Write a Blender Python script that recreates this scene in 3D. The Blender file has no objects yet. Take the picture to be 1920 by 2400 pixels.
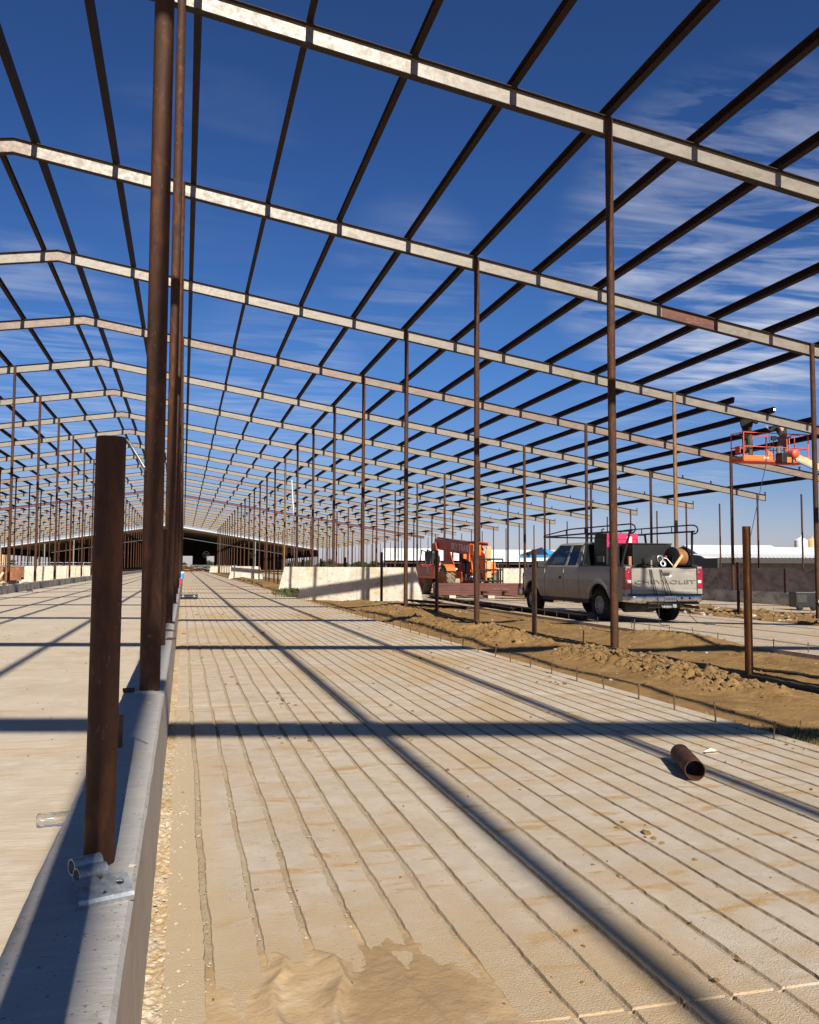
import bpy, bmesh, math, random
from mathutils import Vector, Matrix, noise
R = math.radians
random.seed(7)
scene = bpy.context.scene
COL = scene.collection

# ------------------------------------------------------------------ helpers
def link(o, parent=None):
    COL.objects.link(o)
    if parent is not None:
        o.parent = parent
    return o

def tag(o, label=None, cat=None, group=None, kind=None):
    if label: o['label'] = label
    if cat: o['category'] = cat
    if group: o['group'] = group
    if kind: o['kind'] = kind
    return o

def thing(name, label, cat, loc=(0, 0, 0), rotz=0.0, group=None):
    o = bpy.data.objects.new(name, None)
    o.empty_display_size = 0.2
    link(o)
    o.location = loc
    o.rotation_euler = (0, 0, rotz)
    return tag(o, label, cat, group)

class MB:
    """collects simple shapes and links them as one mesh object"""
    def __init__(self):
        self.v, self.f, self.s = [], [], []
    def add(self, vs, fs, smooth=False):
        b = len(self.v)
        self.v += [tuple(p) for p in vs]
        self.f += [tuple(b + i for i in f) for f in fs]
        self.s += [smooth] * len(fs)
        return self
    def box(self, lo, hi, M=None):
        x0, y0, z0 = lo; x1, y1, z1 = hi
        vs = [Vector(p) for p in ((x0,y0,z0),(x1,y0,z0),(x1,y1,z0),(x0,y1,z0),(x0,y0,z1),(x1,y0,z1),(x1,y1,z1),(x0,y1,z1))]
        if M is not None: vs = [M @ p for p in vs]
        return self.add(vs, [(0,3,2,1),(4,5,6,7),(0,1,5,4),(1,2,6,5),(2,3,7,6),(3,0,4,7)])
    def bbox(self, lo, hi, b=0.01, M=None):
        """box with chamfered vertical and horizontal edges"""
        bm = bmesh.new()
        bmesh.ops.create_cube(bm, size=1.0)
        for v in bm.verts:
            v.co = Vector([(lo[i] + hi[i]) / 2 + v.co[i] * (hi[i] - lo[i]) for i in range(3)])
        bmesh.ops.bevel(bm, geom=list(bm.edges), offset=b, segments=2, affect='EDGES', profile=0.6)
        if M is not None: bm.transform(M)
        bm.verts.index_update()
        self.add([v.co for v in bm.verts], [[v.index for v in f.verts] for f in bm.faces], False)
        bm.free()
        return self
    def tube(self, pts, r, n=10, caps=True, rs=None, smooth=True):
        pts = [Vector(p) for p in pts]
        rings = []
        up = Vector((0, 0, 1))
        prev = None
        for i, p in enumerate(pts):
            if i == 0: d = pts[1] - p
            elif i == len(pts) - 1: d = p - pts[i-1]
            else: d = (pts[i+1] - p).normalized() + (p - pts[i-1]).normalized()
            d.normalize()
            if prev is None:
                a = up if abs(d.z) < 0.9 else Vector((1, 0, 0))
                u = d.cross(a).normalized()
            else:
                u = (prev - d * prev.dot(d)).normalized()
            prev = u
            w = d.cross(u)
            rr = rs[i] if rs else r
            rings.append([p + (u * math.cos(2*math.pi*k/n) + w * math.sin(2*math.pi*k/n)) * rr for k in range(n)])
        vs = [q for ring in rings for q in ring]
        fs = []
        for i in range(len(pts) - 1):
            for k in range(n):
                a, b = i*n + k, i*n + (k+1) % n
                fs.append((a, b, b + n, a + n))
        self.add(vs, fs, smooth)
        if caps:
            self.add(rings[0], [tuple(range(n))[::-1]])
            self.add(rings[-1], [tuple(range(n))])
        return self
    def pipe(self, p0, p1, r, t, n=24):
        """hollow pipe with wall thickness t"""
        p0, p1 = Vector(p0), Vector(p1)
        d = (p1 - p0).normalized()
        a = Vector((0, 0, 1)) if abs(d.z) < 0.9 else Vector((1, 0, 0))
        u = d.cross(a).normalized(); w = d.cross(u)
        def ring(p, rr): return [p + (u*math.cos(2*math.pi*k/n) + w*math.sin(2*math.pi*k/n))*rr for k in range(n)]
        for (ra, pa, rb, pb, sm) in ((r, p0, r, p1, True), (r-t, p1, r-t, p0, True), (r-t, p0, r, p0, False), (r, p1, r-t, p1, False)):
            vs = ring(pa, ra) + ring(pb, rb)
            self.add(vs, [(k, (k+1) % n, n + (k+1) % n, n + k) for k in range(n)], sm)
        return self
    def lathe(self, prof, M=None, n=24, smooth=True):
        """profile (radius, height) about local z"""
        vs = []
        for (r, h) in prof:
            for k in range(n):
                a = 2*math.pi*k/n
                p = Vector((r*math.cos(a), r*math.sin(a), h))
                vs.append(M @ p if M is not None else p)
        fs = []
        for i in range(len(prof) - 1):
            for k in range(n):
                a, b = i*n + k, i*n + (k+1) % n
                fs.append((a, b, b + n, a + n))
        return self.add(vs, fs, smooth)
    def prism(self, outline, d0, d1, M=None):
        """2-D outline in local xz, extruded along local y from d0 to d1"""
        n = len(outline)
        vs = [Vector((p[0], d0, p[1])) for p in outline] + [Vector((p[0], d1, p[1])) for p in outline]
        if M is not None: vs = [M @ p for p in vs]
        fs = [tuple(range(n)), tuple(range(2*n - 1, n - 1, -1))]
        for k in range(n):
            j = (k + 1) % n
            fs.append((k, n + k, n + j, j))
        return self.add(vs, fs)
    def build(self, name, mat, parent=None, bevel=0, weld=False):
        me = bpy.data.meshes.new(name)
        me.from_pydata(self.v, [], self.f)
        me.polygons.foreach_set('use_smooth', self.s)
        bm = bmesh.new(); bm.from_mesh(me)
        if weld: bmesh.ops.remove_doubles(bm, verts=bm.verts, dist=1e-4)
        bmesh.ops.recalc_face_normals(bm, faces=bm.faces)
        bm.to_mesh(me); bm.free()
        if mat: me.materials.append(mat)
        o = bpy.data.objects.new(name, me)
        link(o, parent)
        if bevel:
            m = o.modifiers.new('bevel', 'BEVEL'); m.width = bevel; m.segments = 2; m.limit_method = 'ANGLE'
        return o

def copy_tree(o, parent=None):
    c = o.copy(); COL.objects.link(c); c.parent = parent
    for ch in list(o.children): copy_tree(ch, c)
    return c

def hit(p0, p1, t):
    return Vector(p0).lerp(Vector(p1), t)

# ------------------------------------------------------------------ materials
def mat(name, base, rough=0.7, metal=0.0, layers=(), bump=0.0, bscale=60.0, bstretch=(1, 1, 1), spec=0.5, coat=0.0, rvar=0.0, bump2=None):
    """layers: (colour, noise scale, lo, hi, stretch, detail) mixed over the base where noise is between lo and hi"""
    m = bpy.data.materials.new(name); m.use_nodes = True
    nt = m.node_tree; N = nt.nodes; L = nt.links
    b = N['Principled BSDF']
    b.inputs['Roughness'].default_value = rough
    b.inputs['Metallic'].default_value = metal
    b.inputs['Specular IOR Level'].default_value = spec
    b.inputs['Coat Weight'].default_value = coat
    tc = N.new('ShaderNodeTexCoord')
    geo = N.new('ShaderNodeNewGeometry')
    def nz(scale, stretch=(1, 1, 1), detail=6, dist=0.0, off=0.0, obj=False):
        mp = N.new('ShaderNodeMapping'); mp.inputs['Scale'].default_value = stretch
        mp.inputs['Location'].default_value = (off, off*1.7, off*0.6)
        L.new(tc.outputs['Object'] if obj else geo.outputs['Position'], mp.inputs['Vector'])
        n = N.new('ShaderNodeTexNoise'); n.inputs['Scale'].default_value = scale
        n.inputs['Detail'].default_value = detail; n.inputs['Roughness'].default_value = 0.6
        n.inputs['Distortion'].default_value = dist
        L.new(mp.outputs[0], n.inputs['Vector'])
        return n.outputs['Fac']
    col = None
    cur = None
    for i, ly in enumerate(layers):
        c, sc, lo, hi = ly[:4]
        st = ly[4] if len(ly) > 4 else (1, 1, 1)
        f = nz(sc, st, ly[5] if len(ly) > 5 else 6, 0.4, 3.1*i)
        mr = N.new('ShaderNodeMapRange'); mr.inputs['From Min'].default_value = lo; mr.inputs['From Max'].default_value = hi
        L.new(f, mr.inputs['Value'])
        mx = N.new('ShaderNodeMix'); mx.data_type = 'RGBA'
        L.new(mr.outputs[0], mx.inputs['Factor'])
        if cur is None: mx.inputs['A'].default_value = (*base, 1)
        else: L.new(cur, mx.inputs['A'])
        mx.inputs['B'].default_value = (*c, 1)
        cur = mx.outputs['Result']
    if cur is None: b.inputs['Base Color'].default_value = (*base, 1)
    else: L.new(cur, b.inputs['Base Color'])
    if rvar:
        f = nz(9, (1, 1, 1), 4, 0, 7)
        mr = N.new('ShaderNodeMapRange'); mr.inputs['From Min'].default_value = .3; mr.inputs['From Max'].default_value = .7
        mr.inputs['To Min'].default_value = rough - rvar; mr.inputs['To Max'].default_value = min(1, rough + rvar)
        L.new(f, mr.inputs['Value']); L.new(mr.outputs[0], b.inputs['Roughness'])
    if bump:
        bp = N.new('ShaderNodeBump'); bp.inputs['Strength'].default_value = bump; bp.inputs['Distance'].default_value = 0.01
        L.new(nz(bscale, bstretch, 8), bp.inputs['Height'])
        if bump2:
            bq = N.new('ShaderNodeBump'); bq.inputs['Strength'].default_value = bump2[0]; bq.inputs['Distance'].default_value = bump2[2]
            L.new(nz(bump2[1], bump2[3] if len(bump2) > 3 else (1,1,1), 5), bq.inputs['Height']); L.new(bq.outputs[0], bp.inputs['Normal'])
        L.new(bp.outputs[0], b.inputs['Normal'])
    return m

M = {}
SAND = (.50, .335, .16)
M['slab'] = mat('grooved_concrete', (.56, .47, .36), .9, layers=(
    ((.46, .385, .295), 1.3, .42, .72), ((.61, .535, .43), 7, .45, .75), ((.51, .395, .26), 1.9, .46, .64, (1, 1.6, 1), 10), (SAND, .55, .50, .68, (1, .6, 1), 10), ((.48, .31, .14), 4.5, .56, .66, (.7, 2.2, 1), 10), ((.36, .30, .23), 22, .62, .72, (1, 1, 1), 8),
    ((.30, .24, .17), 70, .64, .74, (1, 1, 1), 3), ((.60, .56, .48), 120, .64, .72, (1, 1, 1), 2)), bump=.9, bscale=150, bstretch=(1, 1, 1), bump2=(.16, 14, .02, (1, 1.6, 1)), spec=.25)
M['slab_smooth'] = mat('lane_concrete', (.55, .46, .35), .8, layers=(
    ((.45, .36, .25), 1.0, .45, .75), ((.60, .52, .42), 5, .5, .75), ((.47, .345, .19), 2.2, .55, .72, (.35, 3.2, 1), 9), ((.33, .27, .20), 12, .62, .8, (.5, 6, 1), 6),
    ((.20, .15, .10), 45, .68, .76, (1, 1, 1), 3)), bump=.35, bscale=45, bstretch=(.35, 3, 1), bump2=(.3, 7, .02, (.5, 2.5, 1)), spec=.3)
M['kerb'] = mat('kerb_concrete', (.42, .39, .355), .75, layers=(
    ((.38, .36, .34), 3.5, .42, .72), ((.49, .465, .43), 14, .5, .75, (.4, 2.2, 1)), ((.27, .25, .22), 9, .60, .78, (1, 1, 1), 9), ((.15, .14, .125), 75, .685, .715, (1, 1, 1), 1), ((.40, .33, .24), 2.6, .56, .72, (1, 1, 1), 9)),
    bump=.3, bscale=120, bstretch=(.5, 2, 1), bump2=(.18, 10, .015, (.7, 1.8, 1)), spec=.3)
M['kerb_side_lit'] = mat('lit_kerb_side_concrete', (.56, .48, .38), .8, layers=(((.46, .39, .30), 2, .42, .7, (1, 2, .6)), ((.62, .56, .46), 14, .52, .76, (1, .25, 2)), ((.26, .20, .14), 7, .62, .8, (1, .5, 2))), bump=.2, bscale=60, spec=.3)  # tan side face, brightened in its colour to stand for light on it
M['groove'] = mat('shaded_sandy_groove', (.47, .38, .265), .95, layers=(((.40, .295, .18), 5, .42, .66, (1, 1, 1), 9), ((.54, .46, .35), 60, .55, .66), ((.22, .17, .11), 90, .60, .70)), bump=1.0, bscale=160, spec=.15)  # sandy groove fill, with the shade inside the grooves darkened into its colour
M['wall'] = mat('wall_concrete', (.57, .51, .42), .85, layers=(
    ((.44, .395, .32), 1.6, .45, .7), ((.50, .385, .22), .9, .50, .70), ((.30, .26, .20), 6, .57, .68, (1, 1, 1.6), 9), ((.24, .21, .17), 2.2, .62, .74, (2, 2, .5), 8), ((.70, .67, .60), 4, .55, .75)), bump=.4, bscale=30, spec=.3)
M['wall_dark'] = mat('old_wall_concrete', (.46, .44, .40), .88, layers=(
    ((.22, .21, .19), 1.4, .42, .68, (1, 1, 1.5), 8), ((.14, .13, .12), 3.2, .55, .75, (1, .8, 1.5), 9), ((.42, .39, .34), 7, .6, .8)), bump=.4, bscale=30, spec=.3)
M['dirt'] = mat('brown_dirt', (.26, .155, .060), .97, layers=(
    ((.19, .108, .040), 1.2, .42, .68), ((.34, .22, .095), 3.2, .5, .75, (1, 1, 1), 9), ((.14, .085, .038), 14, .60, .76, (1, 1, 1), 7), ((.42, .33, .21), 60, .70, .76, (1, 1, 1), 3)),
    bump=.8, bscale=28, bump2=(.6, 7, .04), spec=.15)
M['sand'] = mat('wet_sand', (.46, .325, .18), .9, layers=(
    ((.36, .245, .13), 2.6, .54, .70, (1, 1, 1), 9), ((.55, .43, .28), 8, .50, .72), ((.26, .19, .12), 26, .64, .75)), bump=.35, bscale=90, bump2=(.4, 22, .01), spec=.2)
M['gravel_fill'] = mat('joint_rubble', (.50, .40, .27), .9, layers=(
    ((.45, .30, .14), 3, .42, .6), ((.60, .52, .40), 28, .5, .66), ((.22, .15, .08), 40, .6, .7)), bump=1.0, bscale=60, spec=.2)
RUST = (.064, .027, .014)
M['column'] = mat('rusty_pipe', RUST, .7, .0, layers=(
    ((.040, .021, .014), 3.0, .42, .68, (3, 3, .6), 7), ((.115, .046, .019), 7, .50, .72, (2, 2, .7), 8), ((.16, .09, .045), 22, .62, .75, (1.5, 1.5, .8), 6), ((.022, .015, .012), 45, .62, .72)),
    bump=.3, bscale=140, spec=.22, rvar=.12)
M['column_orange'] = mat('orange_rusty_pipe', (.20, .082, .026), .75, 0, layers=(((.11, .045, .018), 4, .45, .65, (2, 2, .6), 8), ((.30, .155, .06), 16, .58, .74, (2, 2, .6), 7)), bump=.3, bscale=120, spec=.2)
M['column2'] = mat('tan_rusty_pipe', (.22, .13, .055), .6, .2, layers=(
    ((.10, .055, .03), 6, .45, .65, (2, 2, .6), 8), ((.30, .19, .09), 16, .55, .72, (2, 2, .6), 7)), bump=.3, bscale=120, spec=.4)
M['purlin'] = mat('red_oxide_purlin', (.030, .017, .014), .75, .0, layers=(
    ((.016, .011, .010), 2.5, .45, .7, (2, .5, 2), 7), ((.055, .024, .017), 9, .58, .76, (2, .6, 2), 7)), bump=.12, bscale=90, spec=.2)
M['rafter'] = mat('mill_scale_beam', (.235, .205, .165), .45, .1, layers=(
    ((.185, .158, .125), 2.2, .42, .70, (1, 1, 3), 8), ((.27, .24, .195), 10, .52, .74, (.5, 1, 2), 8), ((.17, .095, .06), 5, .60, .78, (.6, 1, 1), 9), ((.20, .16, .13), 34, .64, .74, (.8, 1, 1.5), 5)),
    bump=.22, bscale=60, bstretch=(1, 1, 1.6), spec=.5, rvar=.12)
M['rafter_pink'] = mat('pinkish_beam', (.215, .16, .125), .5, .1, layers=(
    ((.155, .11, .085), 2.2, .42, .70, (1, 1, 3), 8), ((.27, .215, .17), 10, .52, .74, (.5, 1, 2), 8), ((.22, .12, .085), 5, .58, .78, (.6, 1, 1), 9)),
    bump=.2, bscale=60, spec=.5, rvar=.12)
M['rafter_tan'] = mat('weathered_tan_beam', (.26, .185, .105), .55, .1, layers=(
    ((.19, .125, .065), 2.2, .42, .70, (1, 1, 3), 8), ((.32, .26, .17), 10, .52, .74, (.5, 1, 2), 8)), bump=.2, bscale=60, spec=.45)
M['rafter_red'] = mat('red_primer_beam', (.13, .05, .032), .55, .0, layers=(
    ((.08, .032, .022), 2.2, .42, .70, (1, 1, 3), 8), ((.24, .12, .085), 10, .55, .76, (.5, 1, 2), 8)), bump=.15, bscale=60, spec=.4)
M['flange'] = mat('shaded_flange_steel', (.034, .023, .018), .75, .0, layers=(((.018, .013, .011), 4, .45, .7), ((.07, .042, .027), 16, .58, .76)), bump=.15, bscale=80, spec=.4)  # flange steel with the shade of the undersides put into its colour
M['galv'] = mat('galvanised_steel', (.36, .38, .39), .42, .55, layers=(((.28, .30, .31), 30, .42, .62, (1, 1, 1), 3), ((.46, .48, .48), 60, .5, .66, (1, 1, 1), 3), ((.30, .32, .33), 12, .62, .8)), bump=.06, bscale=150, rvar=.08)
M['rebar'] = mat('rusty_rebar', (.10, .055, .035), .8, .3, layers=(((.18, .09, .045), 30, .5, .7),), bump=.5, bscale=200)
M['barn_roof'] = mat('barn_sheet_metal', (.50, .52, .53), .5, .3, bump=.05)
M['white_roof'] = mat('white_sheet_roof', (.80, .80, .78), .6, 0, layers=(((.68, .67, .64), .15, .5, .8), ((.74, .72, .68), 1.5, .55, .8, (3, .4, 1))), spec=.3)
M['dark_steel'] = mat('dark_painted_steel', (.03, .028, .026), .6, .1, layers=(((.06, .05, .045), 8, .5, .7),))
M['cladding'] = mat('grey_cladding', (.24, .23, .22), .7, 0, layers=(((.18, .17, .16), 2, .45, .7),), spec=.3)
M['black'] = mat('black_paint', (.012, .012, .013), .45, 0, layers=(((.03, .028, .026), 12, .55, .75),), spec=.4)
M['rubber'] = mat('dusty_rubber', (.022, .021, .02), .85, 0, layers=(((.075, .062, .045), 9, .52, .75),), bump=.3, bscale=60, spec=.25)
M['green'] = mat('weed_green', (.045, .065, .022), .7, 0, layers=(((.13, .12, .05), 12, .48, .62),), spec=.3)
M['tree'] = mat('tree_leaves', (.04, .06, .022), .8, 0, layers=(((.075, .085, .03), 1.5, .5, .7),), spec=.2)
M['clod'] = mat('dirt_clod', (.22, .14, .062), .97, layers=(((.15, .09, .04), 9, .42, .68), ((.32, .22, .11), 20, .55, .75)), bump=.8, bscale=40, spec=.15)
M['pebble'] = mat('pale_rubble', (.50, .44, .34), .9, layers=(((.42, .33, .22), 12, .5, .7),), bump=.5, bscale=60)
# sand dusted over the slab round the wash at the near end: a stain with its own ragged outline
def dust_patch(m, cx, cy, rx, ry_, col):
    nt = m.node_tree; N = nt.nodes; L = nt.links; b = N['Principled BSDF']
    old = b.inputs['Base Color'].links[0].from_socket
    geo = N.new('ShaderNodeNewGeometry')
    mp = N.new('ShaderNodeMapping'); mp.inputs['Location'].default_value = (-cx/rx, -cy/ry_, 0); mp.inputs['Scale'].default_value = (1/rx, 1/ry_, 0); L.new(geo.outputs['Position'], mp.inputs[0])
    ln = N.new('ShaderNodeVectorMath'); ln.operation = 'LENGTH'; L.new(mp.outputs[0], ln.inputs[0])
    nz = N.new('ShaderNodeTexNoise'); nz.inputs['Scale'].default_value = 5; nz.inputs['Detail'].default_value = 9; nz.inputs['Roughness'].default_value = .65; L.new(geo.outputs['Position'], nz.inputs['Vector'])
    ad = N.new('ShaderNodeMath'); ad.operation = 'MULTIPLY_ADD'; L.new(nz.outputs['Fac'], ad.inputs[0]); ad.inputs[1].default_value = 1.5; L.new(ln.outputs['Value'], ad.inputs[2])
    mr = N.new('ShaderNodeMapRange'); mr.inputs['From Min'].default_value = 1.75; mr.inputs['From Max'].default_value = 1.25; mr.inputs['To Max'].default_value = .85; L.new(ad.outputs[0], mr.inputs['Value'])
    mx = N.new('ShaderNodeMix'); mx.data_type = 'RGBA'; L.new(mr.outputs[0], mx.inputs['Factor']); L.new(old, mx.inputs['A']); mx.inputs['B'].default_value = (*col, 1)
    L.new(mx.outputs['Result'], b.inputs['Base Color'])
dust_patch(M['slab'], .55, 2.5, 1.15, 1.25, (.52, .385, .235))
dust_patch(M['sand'], .72, 2.72, .30, .52, (.31, .205, .105))
dust_patch(M['slab'], -.05, 4.2, .30, 5.5, (.54, .42, .27))
CLOFF = (0, 0, 0); SKYRAMP = [(0, (1.2, 1.08, 1.42)), (.08, (.76, .84, 1.18)), (.22, (.46, .78, 1.26)), (.45, (.35, .61, 1.06)), (.75, (.37, .55, .80))]
# ------------------------------------------------------------------ dimensions
CAMH = 1.335
BAY = 7.35
Y1 = 13.83
XR = -3.99            # ridge
Z0 = 9.264 + CAMH     # roof line at x = 0
S = .1544
A0, PSP = .0966, 1.804
ROWS = [-.215, 7.31, 17.65, 25.2, 32.08]
EAVE = 32.62
NR = 26
def roofz(x):
    xx = x if x >= XR else 2*XR - x
    return Z0 - S*xx
def gz(x):
    """level of slabs and lanes: the site falls gently to the right"""
    if x < 10: return 0.0
    return -.0178*(min(x, 27) - 10)
def ry(i): return Y1 + BAY*(i - 1)

# ------------------------------------------------------------------ ground and slabs
def ground():
    xs = [-700, -300, -120, -60, -42, -30, -12, -8, -.45, 0, 4.6, 9.4, 15, 20, 27, 40, 80, 200, 700]
    ys = [-300, -60, -10, 0, 20, 60, 120, 240, 320, 500, 900]
    vs = [(x, y, (gz(x) - .16) if x > -8 else -.12) for y in ys for x in xs]
    n = len(xs)
    fs = [(j*n + i, j*n + i + 1, (j+1)*n + i + 1, (j+1)*n + i) for j in range(len(ys)-1) for i in range(n-1)]
    o = MB().add(vs, fs).build('ground', M['dirt'])
    tag(o, kind='structure')
ground()

def grooved(name, x0, x1, ys, sp, first, wob, seed, w=.028, dep=.012, z0=0.0, thick=.15):
    rnd = random.Random(seed)
    gs = []
    x = first
    while x < x1 - .08:
        gs.append(x); x += sp
    ph = [rnd.uniform(0, 100) for _ in gs]
    ww = [w * rnd.uniform(.75, 1.25) for _ in gs]
    vs, fs = [], []
    ncol = None
    for yi, y in enumerate(ys):
        jd = .007 if (z0 == 0 and any(abs(y - q) < .007 for q in JOINTS)) else 0
        row = [(x0, z0 + gz(x0) - jd)]
        for g, p, gw in zip(gs, ph, ww):
            near = max(0, 1 - (g - first) / 1.6)
            a = wob * (1 + 2.2*near)
            c = g + a * noise.noise(Vector((y*.55, p, 0))) + .35*a*noise.noise(Vector((y*2.3, p, 5))) + .0040*noise.noise(Vector((y*22, p, 9)))
            wv = gw * (1 + .25 * noise.noise(Vector((y*5, p, 2))) + .18*noise.noise(Vector((y*30, p, 4))))
            d = dep * (1 + .35 * noise.noise(Vector((y*2, p, 7))))
            zz = z0 + gz(g) - jd
            row += [(c - wv/2, zz), (c - wv*.36, zz - d), (c + wv*.36, zz - d), (c + wv/2, zz)]
        row.append((x1, z0 + gz(x1) - jd))
        vs += [(px, y, pz) for px, pz in row]
        ncol = len(row)
    n = ncol
    nr = len(ys)
    for j in range(nr - 1):
        for i in range(n - 1):
            a = j*n + i
            fs.append((a, a+1, a+n+1, a+n))
    # sides
    b = len(vs)
    for j, y in enumerate(ys):
        vs.append((x0, y, z0 + gz(x0) - thick)); vs.append((x1, y, z0 + gz(x1) - thick))
    for j in range(nr - 1):
        fs.append((j*n, (j+1)*n, b + 2*(j+1), b + 2*j))
        fs.append(((j+1)*n + n-1, j*n + n-1, b + 2*j + 1, b + 2*(j+1) + 1))
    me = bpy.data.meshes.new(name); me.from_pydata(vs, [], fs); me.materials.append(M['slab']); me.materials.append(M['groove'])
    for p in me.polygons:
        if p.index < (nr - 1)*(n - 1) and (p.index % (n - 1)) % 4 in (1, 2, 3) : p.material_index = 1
    o = link(bpy.data.objects.new(name, me))
    return tag(o, kind='structure')

JOINTS = (2.45, 8.6, 14.7)
ys = [q + e for q in JOINTS for e in (-.0075, -.006, .006, .0075)]
y = -3.0
while y < 225:
    ys.append(y)
    y += .016 if 1.9 < y < 5 else (.03 if 1 < y < 7.5 else .06 if y < 11 else (.12 if y < 20 else (.4 if y < 60 else 2.5)))
ys.sort()
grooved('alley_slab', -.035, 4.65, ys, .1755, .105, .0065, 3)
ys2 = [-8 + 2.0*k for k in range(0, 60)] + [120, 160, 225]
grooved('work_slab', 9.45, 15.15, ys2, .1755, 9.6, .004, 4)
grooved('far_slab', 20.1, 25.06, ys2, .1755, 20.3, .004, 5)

def flat_slab(name, x0, x1, y0, y1, z, m, thick=.2):
    nx, ny = 2, 60
    vs = [(x0 + (x1-x0)*i/nx, y0 + (y1-y0)*j/ny, z) for j in range(ny+1) for i in range(nx+1)]
    fs = [(j*(nx+1)+i, j*(nx+1)+i+1, (j+1)*(nx+1)+i+1, (j+1)*(nx+1)+i) for j in range(ny) for i in range(nx)]
    mb = MB().add(vs, fs)
    mb.add([(x0, y0, z), (x0, y1, z), (x0, y1, z-thick), (x0, y0, z-thick), (x1, y0, z), (x1, y1, z), (x1, y1, z-thick), (x1, y0, z-thick)], [(0,1,2,3),(7,6,5,4)])
    return tag(mb.build(name, m), kind='structure')
flat_slab('feed_lane', -7.59, -.40, -12, 226, .05, M['slab_smooth'])

# dirt strips between the slabs
def dirt_h(x, y, x0, x1):
    base = gz(x) - .055
    h = .045*noise.noise(Vector((x*.5, y*.35, 1))) + .022*noise.noise(Vector((x*1.9, y*1.6, 2)))
    h += .010*noise.noise(Vector((x*6, y*6, 3)))
    if x0 < 5:
        # windrows left by the digger
        def ridge(cx, w, ya, yb, amp, ph, cl=.5):
            if y < ya - 1.5 or y > yb + 1.5: return 0
            e = min(1, max(0, (y - ya + 1)/1.6)) * min(1, max(0, (yb + 1 - y)/1.6))
            c = cx + .45*noise.noise(Vector((y*.35, ph, 0)))
            g = math.exp(-((x - c)/w)**2)
            k = .62 + .38*noise.noise(Vector((x*1.1, y*.8, ph)))
            rough = cl*(abs(noise.noise(Vector((x*5.5, y*5.5, ph)))) + .6*abs(noise.noise(Vector((x*12, y*12, ph)))))
            return amp*g*(k + rough)*e
        h += ridge(6.15, .36, 8.5, 12.6, .15, 1, 1.2)
        h += ridge(6.0, .62, 14.2, 17.3, .20, 2, .9)
        h += ridge(5.5, .50, 17.6, 25.5, .17, 3, .8)
        h += ridge(8.75, .75, 13.2, 15.6, .24, 5, .25)
        h += ridge(8.3, .55, 8.0, 12.0, .12, 6, .4)
        h += ridge(6.6, .9, 24, 33, .16, 7, .5)
        h += ridge(8.2, .5, 17, 23, .10, 8, .4)
        h += ridge(6.0, 1.3, 36, 42, .22, 9, .2)
        h += ridge(5.8, 1.0, 60, 92, .30, 10, .2)
        # trench along the conduit
        t = math.exp(-((x - (6.95 + .12*noise.noise(Vector((y*.4, 4, 0)))))/.10)**2)
        h -= .06*t
    else:
        h += .16*max(0, noise.noise(Vector((x*.7, y*.35, 12))) + .15) + .06*abs(noise.noise(Vector((x*3, y*3, 3))))
    e = min(x - x0, x1 - x)
    if e < .12: h = h*max(e, 0)/.12 - .01
    return base + h

def strip(name, x0, x1, y0, y1, dx, dyf):
    xs = [x0 + (x1-x0)*i/int((x1-x0)/dx) for i in range(int((x1-x0)/dx)+1)]
    ys, y = [], y0
    while y < y1: ys.append(y); y += dyf(y)
    ys.append(y1)
    vs = [(x, y, dirt_h(x, y, x0, x1)) for y in ys for x in xs]
    n = len(xs)
    fs = [(j*n+i, j*n+i+1, (j+1)*n+i+1, (j+1)*n+i) for j in range(len(ys)-1) for i in range(n-1)]
    o = MB().add(vs, fs, True).build(name, M['dirt'])
    return tag(o, kind='structure')
strip('dirt_strip', 4.6, 9.5, 3.5, 225, .045, lambda y: .045 if y < 18 else (.08 if y < 30 else (.25 if y < 60 else 1.2)))
strip('dirt_strip', 15.1, 20.15, 8, 225, .12, lambda y: .12 if y < 50 else 1.5)

# ------------------------------------------------------------------ kerbs
def kerb(xl, xr, z, y0, y1, zb, m, label, cat='kerb', name='concrete_kerb', wobble=.0035, dy=.07, bat=0.0, side=None):
    ys, y = [], y0
    while y < y1:
        ys.append(y); y += dy if y < 9 else (.3 if y < 30 else 5)
    ys.append(y1)
    c = .012
    vs, n = [], 7
    for y in ys:
        a = wobble*noise.noise(Vector((y*3, 1, xl))) + .6*wobble*noise.noise(Vector((y*14, 1, xl)))
        b = wobble*noise.noise(Vector((y*3, 9, xl)))
        e = .8*wobble*noise.noise(Vector((y*2, 3, 3)))
        chip = max(0, noise.noise(Vector((y*6, 31, xl))) - .30)*.05
        vs += [(xl + a*.5, y, zb), (xl + a - chip*0, y, z - c + e), (xl + c + a + chip, y, z + e), ((xl+xr)/2, y, z + e*1.5 + .001), (xr - c + b, y, z + e), (xr + b, y, z - c + e), (xr + b*.5 + bat, y, zb)]
    fs = [(j*n+i, j*n+i+1, (j+1)*n+i+1, (j+1)*n+i) for j in range(len(ys)-1) for i in range(n-1)]
    mb = MB().add(vs, fs)
    mb.add(vs[:n], [tuple(range(n))]); mb.add(vs[-n:], [tuple(range(n))])
    o = mb.build(name, m)
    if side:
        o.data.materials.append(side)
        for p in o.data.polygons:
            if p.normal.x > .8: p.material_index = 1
    return tag(o, label, cat)
KZ = .445
kerb(-.392, -.112, KZ, -2.5, 226, -.1, M['kerb'], 'long grey concrete kerb wall running from the lower left corner, carrying the nearest columns', bat=.022, side=M['kerb_side_lit'])
kerb(-7.87, -7.59, KZ, -2.5, 226, -.1, M['wall_dark'], 'long low concrete kerb on the far side of the smooth lane at the left')
kerb(25.06, 25.34, .27, -2.5, 160, -.5, M['wall_dark'], 'low dark concrete kerb behind the pickup at the right', dy=.5)

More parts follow.
